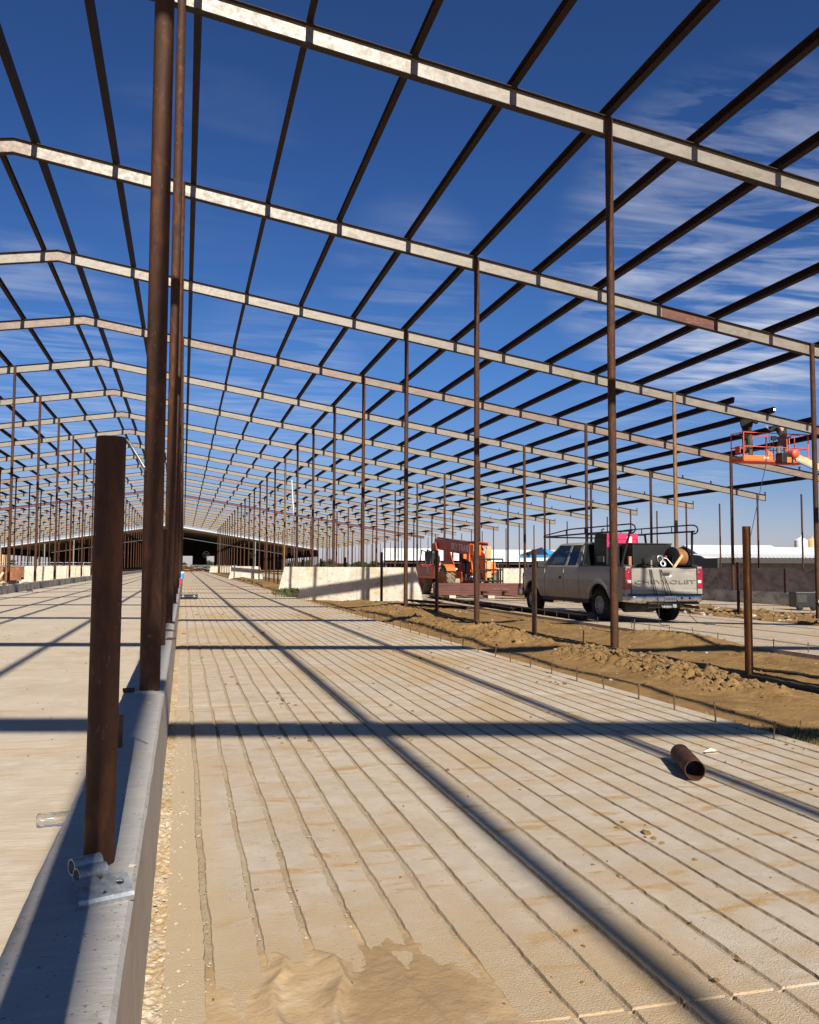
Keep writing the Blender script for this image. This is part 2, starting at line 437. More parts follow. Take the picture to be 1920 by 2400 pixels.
# rubble filled joint beside the near kerb
def joint():
    vs, fs = [], []
    ys, y = [], 0.6
    while y < 40: ys.append(y); y += .012 if y < 5 else (.04 if y < 12 else .4)
    xs = [-.100 + .066*i/8 for i in range(9)]
    for y in ys:
        for x in xs:
            k = noise.noise(Vector((x*38, y*38, 1)))
            big = noise.noise(Vector((x*9, y*4, 8)))
            vs.append((x, y, -.006 + .012*max(-.4, k) + .010*big))
    n = len(xs)
    fs = [(j*n+i, j*n+i+1, (j+1)*n+i+1, (j+1)*n+i) for j in range(len(ys)-1) for i in range(n-1)]
    tag(MB().add(vs, fs).build('rubble_joint', M['gravel_fill']), kind='structure')
joint()

# ------------------------------------------------------------------ rafters
ORD = ['zeroth','first','second','third','fourth','fifth','sixth','seventh','eighth','ninth','tenth']
def rafter(i):
    y = ry(i)
    x0, x1 = 2*XR - EAVE, EAVE
    t = thing('roof_rafter', None, 'rafter', (XR, y, roofz(XR)))
    H, FW, WT, FT = .355, .155, .007, .012
    if i == 1: m = 'rafter'
    else: m = {4:'rafter_pink', 15:'rafter_red', 11:'rafter_pink', 19:'rafter_tan', 8:'rafter', 22:'rafter_tan', 17:'rafter_pink'}.get(i, 'rafter')
    def seg(xa, xb, top, bot, half):
        """piece of the beam between xa and xb on one slope, y half width"""
        za, zb = roofz(xa) - roofz(XR), roofz(xb) - roofz(XR)
        xa, xb = xa - XR, xb - XR
        return [(xa, -half, za-top), (xb, -half, zb-top), (xb, half, zb-top), (xa, half, za-top),
                (xa, -half, za-bot), (xb, -half, zb-bot), (xb, half, zb-bot), (xa, half, za-bot)]
    F = [(0,1,2,3),(7,6,5,4),(0,4,5,1),(1,5,6,2),(2,6,7,3),(3,7,4,0)]
    web, fl = MB(), MB()
    redx = None
    if i == 2: redx = (A0 + 7*PSP + .05, A0 + 8*PSP)
    if i == 3: redx = (A0 + 13.2*PSP, EAVE)
    redmb = MB()
    for (a, b) in ((x0, XR), (XR, x1)):
        if redx and b == x1:
            web.add(seg(a, redx[0], FT, H-FT, WT/2), F)
            redmb.add(seg(redx[0], redx[1], FT, H-FT, WT/2), F)
            if redx[1] < b: web.add(seg(redx[1], b, FT, H-FT, WT/2), F)
        else:
            web.add(seg(a, b, FT, H-FT, WT/2), F)
        fl.add(seg(a, b, 0, FT, FW/2), F)
        fl.add(seg(a, b, H-FT, H, FW/2), F)
    web.build('web', M[m], t)
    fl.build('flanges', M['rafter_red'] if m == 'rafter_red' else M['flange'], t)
    if redx:
        o = redmb.build('web', M['rafter_red'], t)
        tag(o, 'red primer coated length of the beam')
    if i <= 12:
        rp = MB().box((-.34, -.0065, -H + .012), (.34, -.0045, -.055)).build('ridge_plate', M['rafter_pink'], t)
        # short purlin lugs standing on the top flange, and the two bare lugs near the eave
        for j in [15, 16]:
            x = A0 + PSP*j + .09; z = roofz(x) - roofz(XR)
            MB().box((x - XR - .03, -.035, z - .002), (x - XR + .03, .035, z + .17)).build('purlin_lug', M['flange'], t)
        x = EAVE - .002; z = roofz(x) - roofz(XR)
        MB().box((x - XR - .008, -.050, z - .36), (x - XR + .008, .050, z + .19)).build('end_plate', M['flange'], t)
    if i >= 1:
        if i <= 9:
            lab = {1: 'pale steel rafter crossing the top right of the picture, nearest of all',
                   2: 'second rafter down, pale web with one red primer length near the right edge',
                   3: 'third rafter down, the welder at the red lift works behind it'}.get(i,
                   'pale roof rafter, %s down from the top of the picture' % ORD[i])
            tag(t, lab, 'rafter', 'roof rafters of the steel frame')
        elif i == 15:
            tag(t, 'dull red rafter among the pale ones in the far stack', 'rafter', 'roof rafters of the steel frame')
        else:
            tag(t, 'distant rafter in the tightly stacked rows between the ninth rafter and the dark barn', 'rafter', 'roof rafters of the steel frame')
    else:
        tag(t, 'rafter above and behind the photographer, seen only by its shadow across the slabs', 'rafter', 'roof rafters of the steel frame')
    return t
for i in range(-3, NR + 1): rafter(i)

# ------------------------------------------------------------------ purlins
def purlin(x, ya, yb, side, lab, seed):
    h, fw, tk = .22, .105, .006
    z = roofz(x)
    s = -1 if side > 0 else 1       # lip direction
    prof = [(0, 0), (fw*s, 0), (fw*s, .018), ((fw-tk)*s, .018), ((fw-tk)*s, tk), (tk*s, tk), (tk*s, h-tk), ((fw-tk)*s, h-tk), ((fw-tk)*s, h-.018), (fw*s, h-.018), (fw*s, h), (0, h)]
    rnd = random.Random(seed)
    # seen in lengths of two bays, each a hair out of line like the real ones
    mb = MB()
    t = thing('roof_purlin', lab, 'purlin', (x, ya, z), 0, 'roof purlins running along the frame')
    y = ya; k = 0
    mb.prism([(p[0], p[1]) for p in prof], 0, yb - ya, Matrix.Rotation(math.atan(S)*(1 if side > 0 else -1), 4, 'Y'))
    mb.build('channel', M['purlin'], t)
    cl = MB()
    i0 = max(1, math.ceil((ya - Y1)/BAY + 1 - .01)); i1 = min(12, math.floor((yb - Y1)/BAY + 1 + .01))
    for i in range(i0, i1 + 1):
        yy = ry(i) - ya
        xx = .012*(-s)
        MB().box((xx - .006, yy-.04, -.004), (xx + .006, yy+.035, .165)).build('clip', M['flange'], t)
    return t
YEND = ry(NR) + .12
YBEG = ry(-3) - 1.0
for j in range(-2, 18):
    if j in (15, 16): continue
    x = A0 + PSP*j
    ya, yb = YBEG, YEND
    if 11 <= j <= 14: ya = ry(3) - .38 - .05*(j % 2)
    if j == 17: ya = ry(4) - .2
    if j in (12, 13): yb = ry(22)
    where = {-2: 'just right of the ridge', -1: 'second right of the ridge', 0: 'almost overhead along the near kerb',
             1: 'first to the right of the near kerb columns', 2: 'second to the right of the near kerb columns', 3: 'third to the right of the near kerb columns',
             4: 'above the row of columns standing in the dirt strip', 5: 'first beyond the dirt strip columns', 6: 'second beyond the dirt strip columns',
             7: 'third beyond the dirt strip columns', 8: 'fourth beyond the dirt strip columns', 9: 'fifth beyond the dirt strip columns',
             10: 'last one to reach the second rafter at the right edge', 11: 'cut off short left of the two lift workers', 12: 'ending at the spot the welder works on',
             13: 'ending beside the tall column at the right edge', 14: 'passing behind the red lift basket', 17: 'lone one close to the right eave beyond two bare lugs'}[j]
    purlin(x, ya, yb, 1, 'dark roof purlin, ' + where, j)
for j in range(-2, 18):
    x = 2*XR - (A0 + PSP*j)
    ya, yb = YBEG, YEND
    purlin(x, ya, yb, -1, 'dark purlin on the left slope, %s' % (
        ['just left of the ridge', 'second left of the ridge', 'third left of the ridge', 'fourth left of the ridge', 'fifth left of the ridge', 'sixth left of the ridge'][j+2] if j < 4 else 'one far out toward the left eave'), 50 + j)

# ------------------------------------------------------------------ columns
col_cache = {}
def col_mesh(h, r, m, n, bits):
    key = (round(h, 2), r, m)
    if key in col_cache: return col_cache[key]
    mb = MB()
    mb.tube([(0, 0, 0), (0, 0, h*.33), (0, 0, h*.66), (0, 0, h)], r, n)
    if bits:
        mb.lathe([(r + .002, h*.52), (r + .005, h*.52 + .006), (r + .002, h*.52 + .012)], None, n)   # butt weld bead
    me_o = mb.build('tmp', M[m])
    me = me_o.data
    bpy.data.objects.remove(me_o)
    col_cache[key] = me
    return me
def column(x, y, z, h, lab, group, r=.071, m='column', n=14, lean=0, name='steel_post'):
    me = col_mesh(h, r, m, n, True)
    o = link(bpy.data.objects.new(name, me))
    o.location = (x, y, z)
    o.rotation_euler = (lean, random.uniform(-.002, .002), random.uniform(0, 6))
    return tag(o, lab, 'column', group)
rowz = [KZ, -.13, gz(17.65) - .12, .27, 1.28]
rowlab = ['standing on the near kerb', 'standing in the dirt strip beside the grooved slab', 'standing in the dirt strip beyond the pickup',
          'standing on the low dark kerb behind the pickup', 'standing on the dark wall at the eave']
ncol = 0
for r_, x in enumerate(ROWS):
    for i in range(-2, NR + 1):
        if i < 1 and r_ > 1: continue
        if i == 2 and r_ == 4: continue
        y = ry(i) - .02
        z = rowz[r_]
        if r_ == 3 and i < 2: continue
        if r_ == 4 and i < 2: continue
        h = roofz(x) - .012 - z
        grp = 'rusty columns of the row ' + rowlab[r_]
        if r_ == 0:
            lab = {0: 'rusty column on the near kerb just ahead, thick and running out of the top edge', 1: 'tall brown column second on the near kerb, close behind the thick one'}.get(i, 'rusty column farther back on the near kerb, hidden one behind another')
        elif r_ == 1:
            lab = {1: 'rusty column in the dirt in front of the pickup, meeting the nearest rafter', 2: 'rusty column in front of the orange telehandler', 3: 'rusty column just left of the telehandler at the right end of the white wall', 4: 'rusty column before the middle of the pale wall'}.get(i, 'distant rusty column in the line behind the pale wall left of the telehandler')
        elif r_ == 2:
            lab = {2: 'tall rusty column at the right edge crossing the lift basket', 3: 'tall tan stained column rising behind the pickup bed', 4: 'rusty column rising behind the pink welder on the pickup', 5: 'rusty column rising behind the pickup cab'}.get(i, 'distant rusty column of the line beyond the telehandler')
        elif r_ == 3:
            lab = {4: 'rusty column holding the beam end below the lift basket', 5: 'rusty column on the low kerb, between the reel on the truck and the lift'}.get(i, 'distant rusty column of the line on the low dark kerb')
        else:
            lab = {5: 'slim eave column on the dark wall under the last beam end at right', 6: 'slim eave column under the beam end above the pickup reel'}.get(i, 'distant slim column under the right eave')
        mm = 'column2' if (r_, i) in ((2, 3), (0, 5), (1, 8)) else 'column'
        column(x, y, z, h, lab, grp, .071 if r_ < 4 else .055, mm, 24 if (r_ == 0 and i < 3) or i <= 3 else 10); ncol += 1
# left half of the building
for r_, x in enumerate([2*XR - q for q in ROWS]):
    for i in range(1, NR + 1):
        if r_ > 0 and i < 3 + r_*2: continue
        z = KZ if r_ == 0 else 0
        h = roofz(x) - .012 - z
        lab = ['rusty column standing on the low kerb across the smooth lane at left', 'rusty column of the second line left of the lane', 'thin far column of the third line at left', 'thin far column of the fourth line at left', 'thin far column under the left eave'][r_]
        if r_ == 0 and i < 8: lab = 'rusty column on the left kerb across the lane, %s along from the left edge' % ORD[max(1, i-4)] if i >= 5 else 'rusty column on the left kerb, outside the left edge'
        column(x, ry(i) - .02, z, h, lab, 'rusty columns of the left half, row %s' % ['on the kerb', 'second', 'third', 'fourth', 'at the eave'][r_], .065, 'column', 10); ncol += 1
print('columns', ncol)
# short mid bay posts
# ------------------------------------------------------------------ short mid bay posts
def post_mesh(name, h, r, m):
    mb = MB().pipe((0, 0, 0), (0, 0, h), r, .006, 28)
    o = mb.build(name, M[m]); return o
def short_post(x, y, z, h, r, m, lab, group='short posts halfway between the tall columns', lean=(0, 0)):
    o = post_mesh('short_post', h, r, m)
    o.location = (x, y, z); o.rotation_euler = (lean[0], lean[1], random.uniform(0, 6))
    return tag(o, lab, 'post', group)
def my(k): return Y1 + BAY*(k + .5)
short_post(-.228, 2.80, KZ, 1.285, .0445, 'column', 'dark rusty cut off pipe post standing nearest on the kerb, galvanised hook at its top', lean=(0, -.004))
for k in (0, 1, 2, 3):
    short_post(-.225, my(k-1) - (0 if k else 0), KZ, 1.3, .046, 'column', 'rusty cut off post on the near kerb between the tall columns', 'short posts along the near kerb')
for k, m, lab in ((-1, 'column_orange', 'orange rust short post near the right edge, closest in the dirt strip'), (0, 'column2', 'golden tan short post in the dirt left of the pickup cab'),
                  (1, 'column', 'short brown post before the telehandler wheel'), (2, 'column', 'short brown post in the dirt before the pale wall')):
    y = {-1: 9.9, 0: 16.95, 1: 24.2, 2: 31.9}[k]
    x = {-1: 7.17, 0: 7.13, 1: 7.14, 2: 7.24}[k]
    short_post(x, y, dirt_h(x, y, 4.6, 9.5) - .05, {-1: 1.98, 0: 1.82, 1: 1.85, 2: 1.9}[k], .052, m, lab)
for k in range(3, 9):
    short_post(7.25, my(k), -.1, 1.85, .05, 'column', 'small short post far back in the line behind the pale wall', 'far short posts')
for k in range(1, 7):
    short_post(17.65, my(k), gz(17.65) - .1, 1.75, .05, 'column', 'short post in the second dirt strip, just left of the orange rust one' if k == 1 else 'far short post of the second dirt strip', 'short posts of the second dirt strip')
for k in range(2, 8):
    short_post(25.2, my(k), .26, 1.05, .05, 'column', 'short post on the low dark kerb at the right edge' if k == 2 else 'far short post on the low dark kerb', 'short posts on the low dark kerb')
for k in range(3, 26):
    lab = {3: 'bare slim eave post rising alone at the right edge before the silos', 4: 'bare slim eave post alone in the sky right of the pickup', 5: 'bare slim post seen through the truck rack, right one'}.get(k, 'bare slim eave post rising from the dark wall, far off')
    o = link(bpy.data.objects.new('eave_post', col_mesh(5.3 - 1.28, .05, 'column', 10, False)))
    o.location = (32.1, my(k), 1.28); tag(o, lab, 'post', 'bare slim posts on the eave wall')

# ------------------------------------------------------------------ rebar stakes at the slab edges
def stake_mesh(seed):
    rnd = random.Random(seed)
    h = rnd.uniform(.13, .17); a, b = rnd.uniform(-.012, .012), rnd.uniform(-.012, .012)
    mb = MB().tube([(0, 0, -.05), (a*.4, b*.4, h*.5), (a, b, h)], .0075, 7)
    o = mb.build('tmp', M['rebar']); me = o.data; bpy.data.objects.remove(o); return me
SM = [stake_mesh(k) for k in range(8)]
def stakes(x, ya, yb, sp, lab, grp, first=None, h=1.0):
    y = ya; k = 0
    while y < yb:
        o = link(bpy.data.objects.new('rebar_stake', SM[k % 8]))
        o.location = (x + random.uniform(-.02, .02), y + random.uniform(-.05, .05), gz(x))
        o.rotation_euler = (random.uniform(-.05, .05), random.uniform(-.05, .05), random.uniform(0, 6))
        o.scale = (1, 1, h)
        tag(o, first if (k == 0 and first) else lab, 'stake', grp)
        y += sp; k += 1
stakes(4.50, 5.28, 46, .70, 'rusty rebar stake in the row along the edge of the near grooved slab', 'rebar stakes along the near slab edge', 'rebar stake standing closest at the right edge by the weeds', 1.0)
stakes(9.62, 7.0, 44, .80, 'thin rebar stake along the slab edge in front of the pickup', 'rebar stakes along the work slab edge')
stakes(14.98, 12.0, 44, .95, 'thin rebar stake along the far edge of the slab the pickup stands on', 'rebar stakes along the far slab edge')
stakes(20.3, 18.0, 42, .95, 'thin rebar stake on the slab before the low dark kerb', 'rebar stakes on the far slab')
for i, (x, y) in enumerate([(6.95, 14.3), (8.3, 14.9)]):
    o = link(bpy.data.objects.new('rebar_stake', SM[i])); o.location = (x, y, dirt_h(x, y, 4.6, 9.5)); o.scale = (1.6, 1.6, 1.9)
    tag(o, 'lone taller rebar stake standing in the dirt %s' % ['right of the golden short post', 'between the slabs near the pickup'][i], 'stake')

# ------------------------------------------------------------------ concrete walls
def slant_wall(xa, xb, y, z0, h, t, lab, m='wall', sa=.35, sb=.35, rot=0.0, mid=True):
    th = thing('concrete_wall', lab, 'wall', (xa, y, z0), rot)
    L_ = xb - xa
    # tapered panel split in pours with a cold joint
    lo, hi = [], []
    hm = h*.5
    def sx(z): return sa*z/h, L_ - sb*z/h
    a0, b0 = sx(0); a1, b1 = sx(hm); a2, b2 = sx(h)
    MB().prism([(a0, 0), (b0, 0), (b1, hm), (a1, hm)], 0, t).build('lower_pour', M[m], th)
    x = 1.3
    while x < L_ - .9:
        MB().box((x, -.0025, .02), (x + .012, .004, h - .02)).build('form_seam', M['wall_dark'], th); x += 1.22
    MB().prism([(a1 + .004, hm), (b1 - .004, hm), (b2, h), (a2, h)], .004, t - .004).build('upper_pour', M[m], th)
    return th
slant_wall(4.5, 9.75, 35.5, -.12, 1.42, .28, 'long pale concrete wall with slanted ends standing left of the telehandler', rot=-.45)
slant_wall(4.55, 9.35, 43.6, -.12, 1.42, .28, 'golden slanted concrete wall just behind the long pale one, weeds between them', rot=-.12)
slant_wall(4.6, 8.2, 93, -.1, 1.40, .3, 'sandy concrete wall with a slanted end farther down the alley', rot=-.1)
slant_wall(8.4, 14.5, 66, -.15, 1.42, .3, 'white wall section seen between columns, behind the golden wall', rot=-.05, sa=.05)
slant_wall(5.2, 12, 185, -.1, 1.35, .3, 'farthest low sandy wall near the end of the alley', rot=-.05)
slant_wall(14.0, 24.0, 49, -.2, 1.45, .3, 'pale wall section between the telehandler and the pickup', sa=.05, sb=.05)
def long_wall(x, ya, yb, z0, h, lab):
    th = thing('concrete_wall', lab, 'wall', (x, ya, z0))
    y = 0; k = 0
    while y < yb - ya:
        n = min(4.9, yb - ya - y)
        MB().box((-.002*(k % 2), y + .012, 0), (.25, y + n - .012, h*.52)).build('lower_pour', M['wall_dark'], th)
        MB().box((.006 - .002*(k % 2), y + .010, h*.52), (.244, y + n - .010, h)).build('upper_pour', M['wall_dark'], th)
        y += n; k += 1
    MB().box((.03, 0, 0), (.22, yb - ya, h - .01)).build('core', M['wall_dark'], th)
long_wall(32.0, 24, 122, -.45, 1.76, 'long dark weathered concrete wall along the right behind the pickup')

# ------------------------------------------------------------------ far barn
def barn():
    ya, yb = 221, 300
    t = thing('open_barn', 'huge dark open barn closing the far end under the frame', 'barn', (XR, ya, 0))
    W = EAVE + .8 - XR
    zr, ze = roofz(XR) + .25, roofz(EAVE + .8) + .25
    ya_ = 0; L_ = yb - ya
    rf = MB()
    for s in (-1, 1):
        rf.add([(0, -.6, zr), (s*W, -.6, ze), (s*W, L_, ze), (0, L_, zr), (0, -.6, zr - .22), (s*W, -.6, ze - .22), (s*W, L_, ze - .22), (0, L_, zr - .22)],
               [(0,1,2,3),(7,6,5,4),(0,4,5,1),(1,5,6,2),(2,6,7,3)])
    rf.build('roof', M['barn_roof'], t)
    # back gable with two big door openings
    bw = MB()
    xs = [-W, 0, 3.3, 6.9, 11.6, 14.0, W]
    for a, b in zip(xs, xs[1:]):
        zb = 4.6 if (a, b) in ((3.3, 6.9), (11.6, 14.0)) else 0
        za_ = zr - abs(a)/W*(zr - ze) - .3; zb_ = zr - abs(b)/W*(zr - ze) - .3
        if a < 0 < b:
            bw.add([(a, L_-.3, zb), (b, L_-.3, zb), (b, L_-.3, zb_), (0, L_-.3, zr-.3), (a, L_-.3, za_)], [(0,1,2,3,4)])
        else:
            bw.add([(a, L_-.3, zb), (b, L_-.3, zb), (b, L_-.3, zb_), (a, L_-.3, za_)], [(0,1,2,3)])
    bw.build('back_gable', M['dark_steel'], t)
    for s in (-1, 1):
        mb = MB()
        y = 0
        mb.box((s*W - .05, 0, ze - 1.9), (s*W + .05, L_, ze - .2))
        mb.build('side_sheet', M['dark_steel'], t)
        for k in range(16):
            MB().box((s*W - .12, k*5.2, 0), (s*W + .12, k*5.2 + .25, ze - .3)).build('side_post', M['dark_steel'], t)
        MB().box((s*W - .06, 0, 1.05), (s*W + .06, L_, 1.35)).build('side_rail', M['dark_steel'], t)
        MB().box((s*W - .06, 0, 0), (s*W + .06, L_, .7)).build('side_curb', M['dark_steel'], t)
    for x in (2.4, 12.8, 21.5, -12.8, -21.5, -28):
        MB().box((x - .1, .1, 0), (x + .1, .3, zr - abs(x)/W*(zr-ze) - .2)).build('front_post', M['cladding'], t)
    for x in (9.4, 20.7, -10.5):
        f = MB()
        n = 28
        for k in range(n):
            a, b = 2*math.pi*k/n, 2*math.pi*(k+1)/n
            f.tube([(x + .75*math.cos(a), -.1, 4.1 + .75*math.sin(a)), (x + .75*math.cos(b), -.1, 4.1 + .75*math.sin(b))], .045, 5, False)
        for k in range(3):
            a = 2*math.pi*k/3 + .4
            f.tube([(x, -.1, 4.1), (x + .7*math.cos(a), -.1, 4.1 + .7*math.sin(a))], .05, 5)
        f.build('fan', M['dark_steel'], t)
barn()

# low roofs, shed, silos and tent beyond the right wall
def gable(name, lab, cat, loc, rot, L_, W_, ze, zr, open_front=True, roofm='white_roof'):
    t = thing(name, lab, cat, loc, rot)
    rf = MB()
    o = .5
    for s in (-1, 1):
        rf.add([(-L_/2 - o, 0, zr), (L_/2 + o, 0, zr), (L_/2 + o, s*(W_/2 + o), ze), (-L_/2 - o, s*(W_/2 + o), ze),
                (-L_/2 - o, 0, zr - .18), (L_/2 + o, 0, zr - .18), (L_/2 + o, s*(W_/2 + o), ze - .18), (-L_/2 - o, s*(W_/2 + o), ze - .18)],
               [(0,1,2,3),(7,6,5,4),(3,2,6,7),(0,3,7,4),(1,5,6,2)])
    rf.build('roof', M[roofm], t)
    for s in (-1, 1):
        MB().add([(s*L_/2, -W_/2, ze - .25), (s*L_/2, W_/2, ze - .25), (s*L_/2, 0, zr - .2)], [(0, 1, 2)]).build('gable_end', M['dark_steel'], t)
    MB().box((-L_/2, W_/2 - .2, 0), (L_/2, W_/2, ze - .2)).build('back_wall', M['dark_steel'], t)
    k = 0; n = max(2, int(L_/6))
    for k in range(n + 1):
        x = -L_/2 + L_*k/n
        MB().box((x - .12, -W_/2, 0), (x + .12, -W_/2 + .24, ze - .15)).build('front_post', M['dark_steel'], t)
    MB().box((-L_/2, -W_/2 + .05, ze - .75), (L_/2, -W_/2 + .2, ze - .2)).build('fascia', M['dark_steel'], t)
    MB().box((-L_/2, -W_/2 + .05, .7), (L_/2, -W_/2 + .2, .95)).build('feed_rail', M['cladding'], t)
    return t
def cam_xy(u, d):
    xc = (u - 960)/2027*d
    return (xc*math.cos(.2551) + d*math.sin(.2551), d*math.cos(.2551) - xc*math.sin(.2551))
def bg_gable(lab, u0, u1, d, ze, zr, W_, tilt=0):
    a, b = cam_xy(u0, d), cam_xy(u1, d)
    L_ = math.hypot(b[0]-a[0], b[1]-a[1])
    gable('white_roof_barn', lab, 'barn', ((a[0]+b[0])/2, (a[1]+b[1])/2, 0), -.2551 + tilt, L_, W_, ze, zr)
bg_gable('long white roofed barn filling the skyline right of the pickup', 1610, 1800, 135, 1.9, 4.85, 26)
bg_gable('white roofed barn behind the shed at the right edge', 1760, 2150, 150, 1.8, 4.9, 26)
bg_gable('low white roofed barn between the telehandler and the pickup', 1090, 1420, 190, 2.6, 5.1, 22)
bg_gable('white roof with a dark gable behind the pale wall, left of the telehandler', 905, 1090, 175, 2.7, 5.0, 16)
def shed():
    a, b = cam_xy(1676, 78), cam_xy(2000, 78)
    L_ = math.hypot(b[0]-a[0], b[1]-a[1])
    t = thing('corrugated_shed', 'low dark shed with wavy roof edge and grey cladding behind the dark wall', 'shed', (a[0], a[1], 0), -.2551)
    # wavy roof sheet
    n = int(L_/.35); vs, fs = [], []
    for k in range(n*2 + 1):
        x = L_*k/(n*2); z = 2.28 + .07*(k % 2)
        vs += [(x, -1.0, z - .06), (x, 7, z + .35)]
    for k in range(n*2): fs.append((2*k, 2*k+2, 2*k+3, 2*k+1))
    MB().add(vs, fs).build('roof_sheet', M['white_roof'], t)
    MB().box((0, -.9, 1.75), (L_, -.75, 2.22)).build('fascia', M['dark_steel'], t)
    MB().box((0, 0, 0), (L_, .1, 1.9)).build('cladding', M['cladding'], t)
    MB().box((-.15, -1, 0), (0, 6, 2.2)).build('end_post', M['dark_steel'], t)
shed()
def silo(u, d, r, h, m, lab):
    x, y = cam_xy(u, d)
    t = thing('silo', lab, 'silo', (x, y, 0), 0, None)
    MB().lathe([(r, 0), (r, h)], None, 20).build('tank', m, t)
    MB().lathe([(r*1.02, h), (r*.5, h + r*.35), (.15, h + r*.5), (0, h + r*.52)], None, 20).build('domed_top', m, t)
    MB().box((-.12, -.12, h + r*.45), (.12, .12, h + r*.45 + .5)).build('vent', m, t)
silo(1878, 185, 1.35, 7.2, M['white_roof'], 'white round silo with a domed top above the roofs at the right edge')
M['tan'] = mat('tan_paint', (.62, .42, .20), .7)
silo(1903, 190, 1.25, 7.3, M['tan'], 'tan round silo beside the white one')
silo(12, 260, 1.3, 5.6, M['tan'], 'small tan silo on the horizon at the left edge')
def tent():
    x, y = cam_xy(1270, 66)
    t = thing('canopy_tent', 'dark blue canopy tent with a bright blue corner, beyond the cab of the pickup', 'tent', (x, y, 0), -.9)
    mb_ = mat('navy_canvas', (.012, .022, .06), .8); ml = mat('bright_blue_canvas', (.03, .30, .62), .7)
    w_, z1, z2 = 1.25, 2.25, 2.85
    MB().add([(-w_, -w_, z1), (w_, -w_, z1), (0, 0, z2), (w_, w_, z1), (-w_, w_, z1)], [(0,1,2),(3,4,2),(4,0,2)]).build('canopy', mb_, t)
    MB().add([(w_, -w_, z1), (w_, w_, z1), (0, 0, z2)], [(0,1,2)]).build('side_canopy', ml, t)
    MB().add([(-w_, -w_, z1), (w_, -w_, z1), (w_, -w_, z1 - .22), (-w_, -w_, z1 - .22)], [(0,1,2,3)]).build('valance', ml, t)
    for a in (-1, 1):
        for b in (-1, 1): MB().tube([(a*w_, b*w_, 0), (a*w_, b*w_, z1)], .025, 6).build('leg', M['galv'], t)
tent()
M['carpaint'] = mat('blue_car_paint', (.05, .15, .33), .3, .3, coat=.5)
def far_car(u, d, lab):
    x, y = cam_xy(u, d)
    t = thing('parked_car', lab, 'car', (x, y, gz(x) ), -.35)
    out = [(-2.3, .35), (2.3, .35), (2.35, .85), (1.2, .95), (.7, 1.45), (-1.2, 1.45), (-1.9, .98), (-2.35, .9)]
    MB().prism(out, -.85, .85).build('body', M['carpaint'], t, bevel=.06)
    MB().prism([(1.05, .97), (.62, 1.38), (-1.12, 1.38), (-1.65, 1.0)], -.86, .86).build('window', M['black'], t)
    for a in (-1.45, 1.45):
        for s in (-1, 1):
            MB().lathe([(0, -.1), (.33, -.1), (.33, .1), (0, .1)], Matrix.Translation((a, s*.8, .33)) @ Matrix.Rotation(math.pi/2, 4, 'X'), 16).build('wheel', M['rubber'], t)
far_car(1178, 72, 'blue car parked behind the pale wall right of the telehandler')

# distant trees
def tree_mesh(seed):
    rnd = random.Random(seed)
    mb = MB()
    for c in range(26):
        a = rnd.uniform(0, 6.28); rr = rnd.uniform(0, 2.2); z = rnd.uniform(1.6, 5.0)
        rr *= 1 - abs(z - 3)/3.6
        c0 = Vector((rr*math.cos(a), rr*math.sin(a), z))
        for q in range(34):
            p = c0 + Vector((rnd.gauss(0, .5), rnd.gauss(0, .5), rnd.gauss(0, .38)))
            n = Vector((rnd.gauss(0, 1), rnd.gauss(0, 1), rnd.gauss(0, 1))).normalized()
            u_ = n.orthogonal().normalized()*rnd.uniform(.16, .34); v_ = n.cross(u_).normalized()*rnd.uniform(.12, .26)
            mb.add([p - u_, p + v_, p + u_, p - v_], [(0, 1, 2, 3)])
    o = mb.build('t', M['tree']); me = o.data; bpy.data.objects.remove(o)
    tr = MB().tube([(0, 0, -.2), (.05, 0, 1.5), (.0, .1, 3.4)], .2, 8, rs=[.26, .18, .06]).build('t', M['rebar']); mt = tr.data; bpy.data.objects.remove(tr)
    return me, mt
TM = [tree_mesh(k) for k in range(3)]
rt = random.Random(5)
tu = [(u, rt.uniform(330, 420)) for u in list(range(-30, 40, 14)) + list(range(420, 1010, 17)) + [835, 850, 868, 880]]
for k, (u, d) in enumerate(tu):
    x, y = cam_xy(u + rt.uniform(-4, 4), d)
    t = thing('distant_tree', 'small dark green tree on the far horizon %s' % ('at the left edge' if u < 100 else 'beyond the barn and the pale walls'), 'tree', (x, y, -.5), rt.uniform(0, 6), 'trees on the horizon')
    a, b = TM[k % 3]
    s_ = rt.uniform(.55, 1.0)
    t.scale = (s_*1.2, s_*1.2, s_*.8)
    link(bpy.data.objects.new('crown', a), t); link(bpy.data.objects.new('trunk', b), t)

# ------------------------------------------------------------------ things left of the lane and at the far end
def rusty_bunk():
    t = thing('steel_feed_bunk', 'long rusty orange steel feed bunk beyond the left kerb', 'feed bunk', (-9.2, 56, 0), R(90))
    ro = mat('orange_rust_panel', (.33, .13, .05), .85, .1, layers=(((.16, .07, .035), 1.5, .42, .65), ((.50, .26, .13), 4, .55, .75)), bump=.3, bscale=20)
    for k in range(5):
        y = k*5.5
        MB().box((-.06, y, .48), (.0, y + 5.3, 1.22)).build('panel', ro, t)
        MB().box((-.1, y, 1.225), (.04, y + 5.3, 1.30)).build('top_rail', M['rafter_pink'], t)
        MB().box((.004, y + 2.6, .4), (.05, y + 2.75, 1.2)).build('stiffener', M['rebar'], t)
        MB().box((-.3, y + .4, 0), (-.1, y + .9, .46)).build('leg', M['wall_dark'], t)
    MB().box((-1.0, 0, .45), (-.94, 27.3, 1.2)).build('rear_panel', ro, t)
rusty_bunk()
for k in range(5):
    slant_wall(-14.0 - .0*k, -10.9, 82 + 7.35*k, -.12, 1.38, .3, 'pale wall section left of the lane, behind the rusty bunk' if k == 0 else 'distant pale wall section left of the lane', sa=.0, sb=.0)
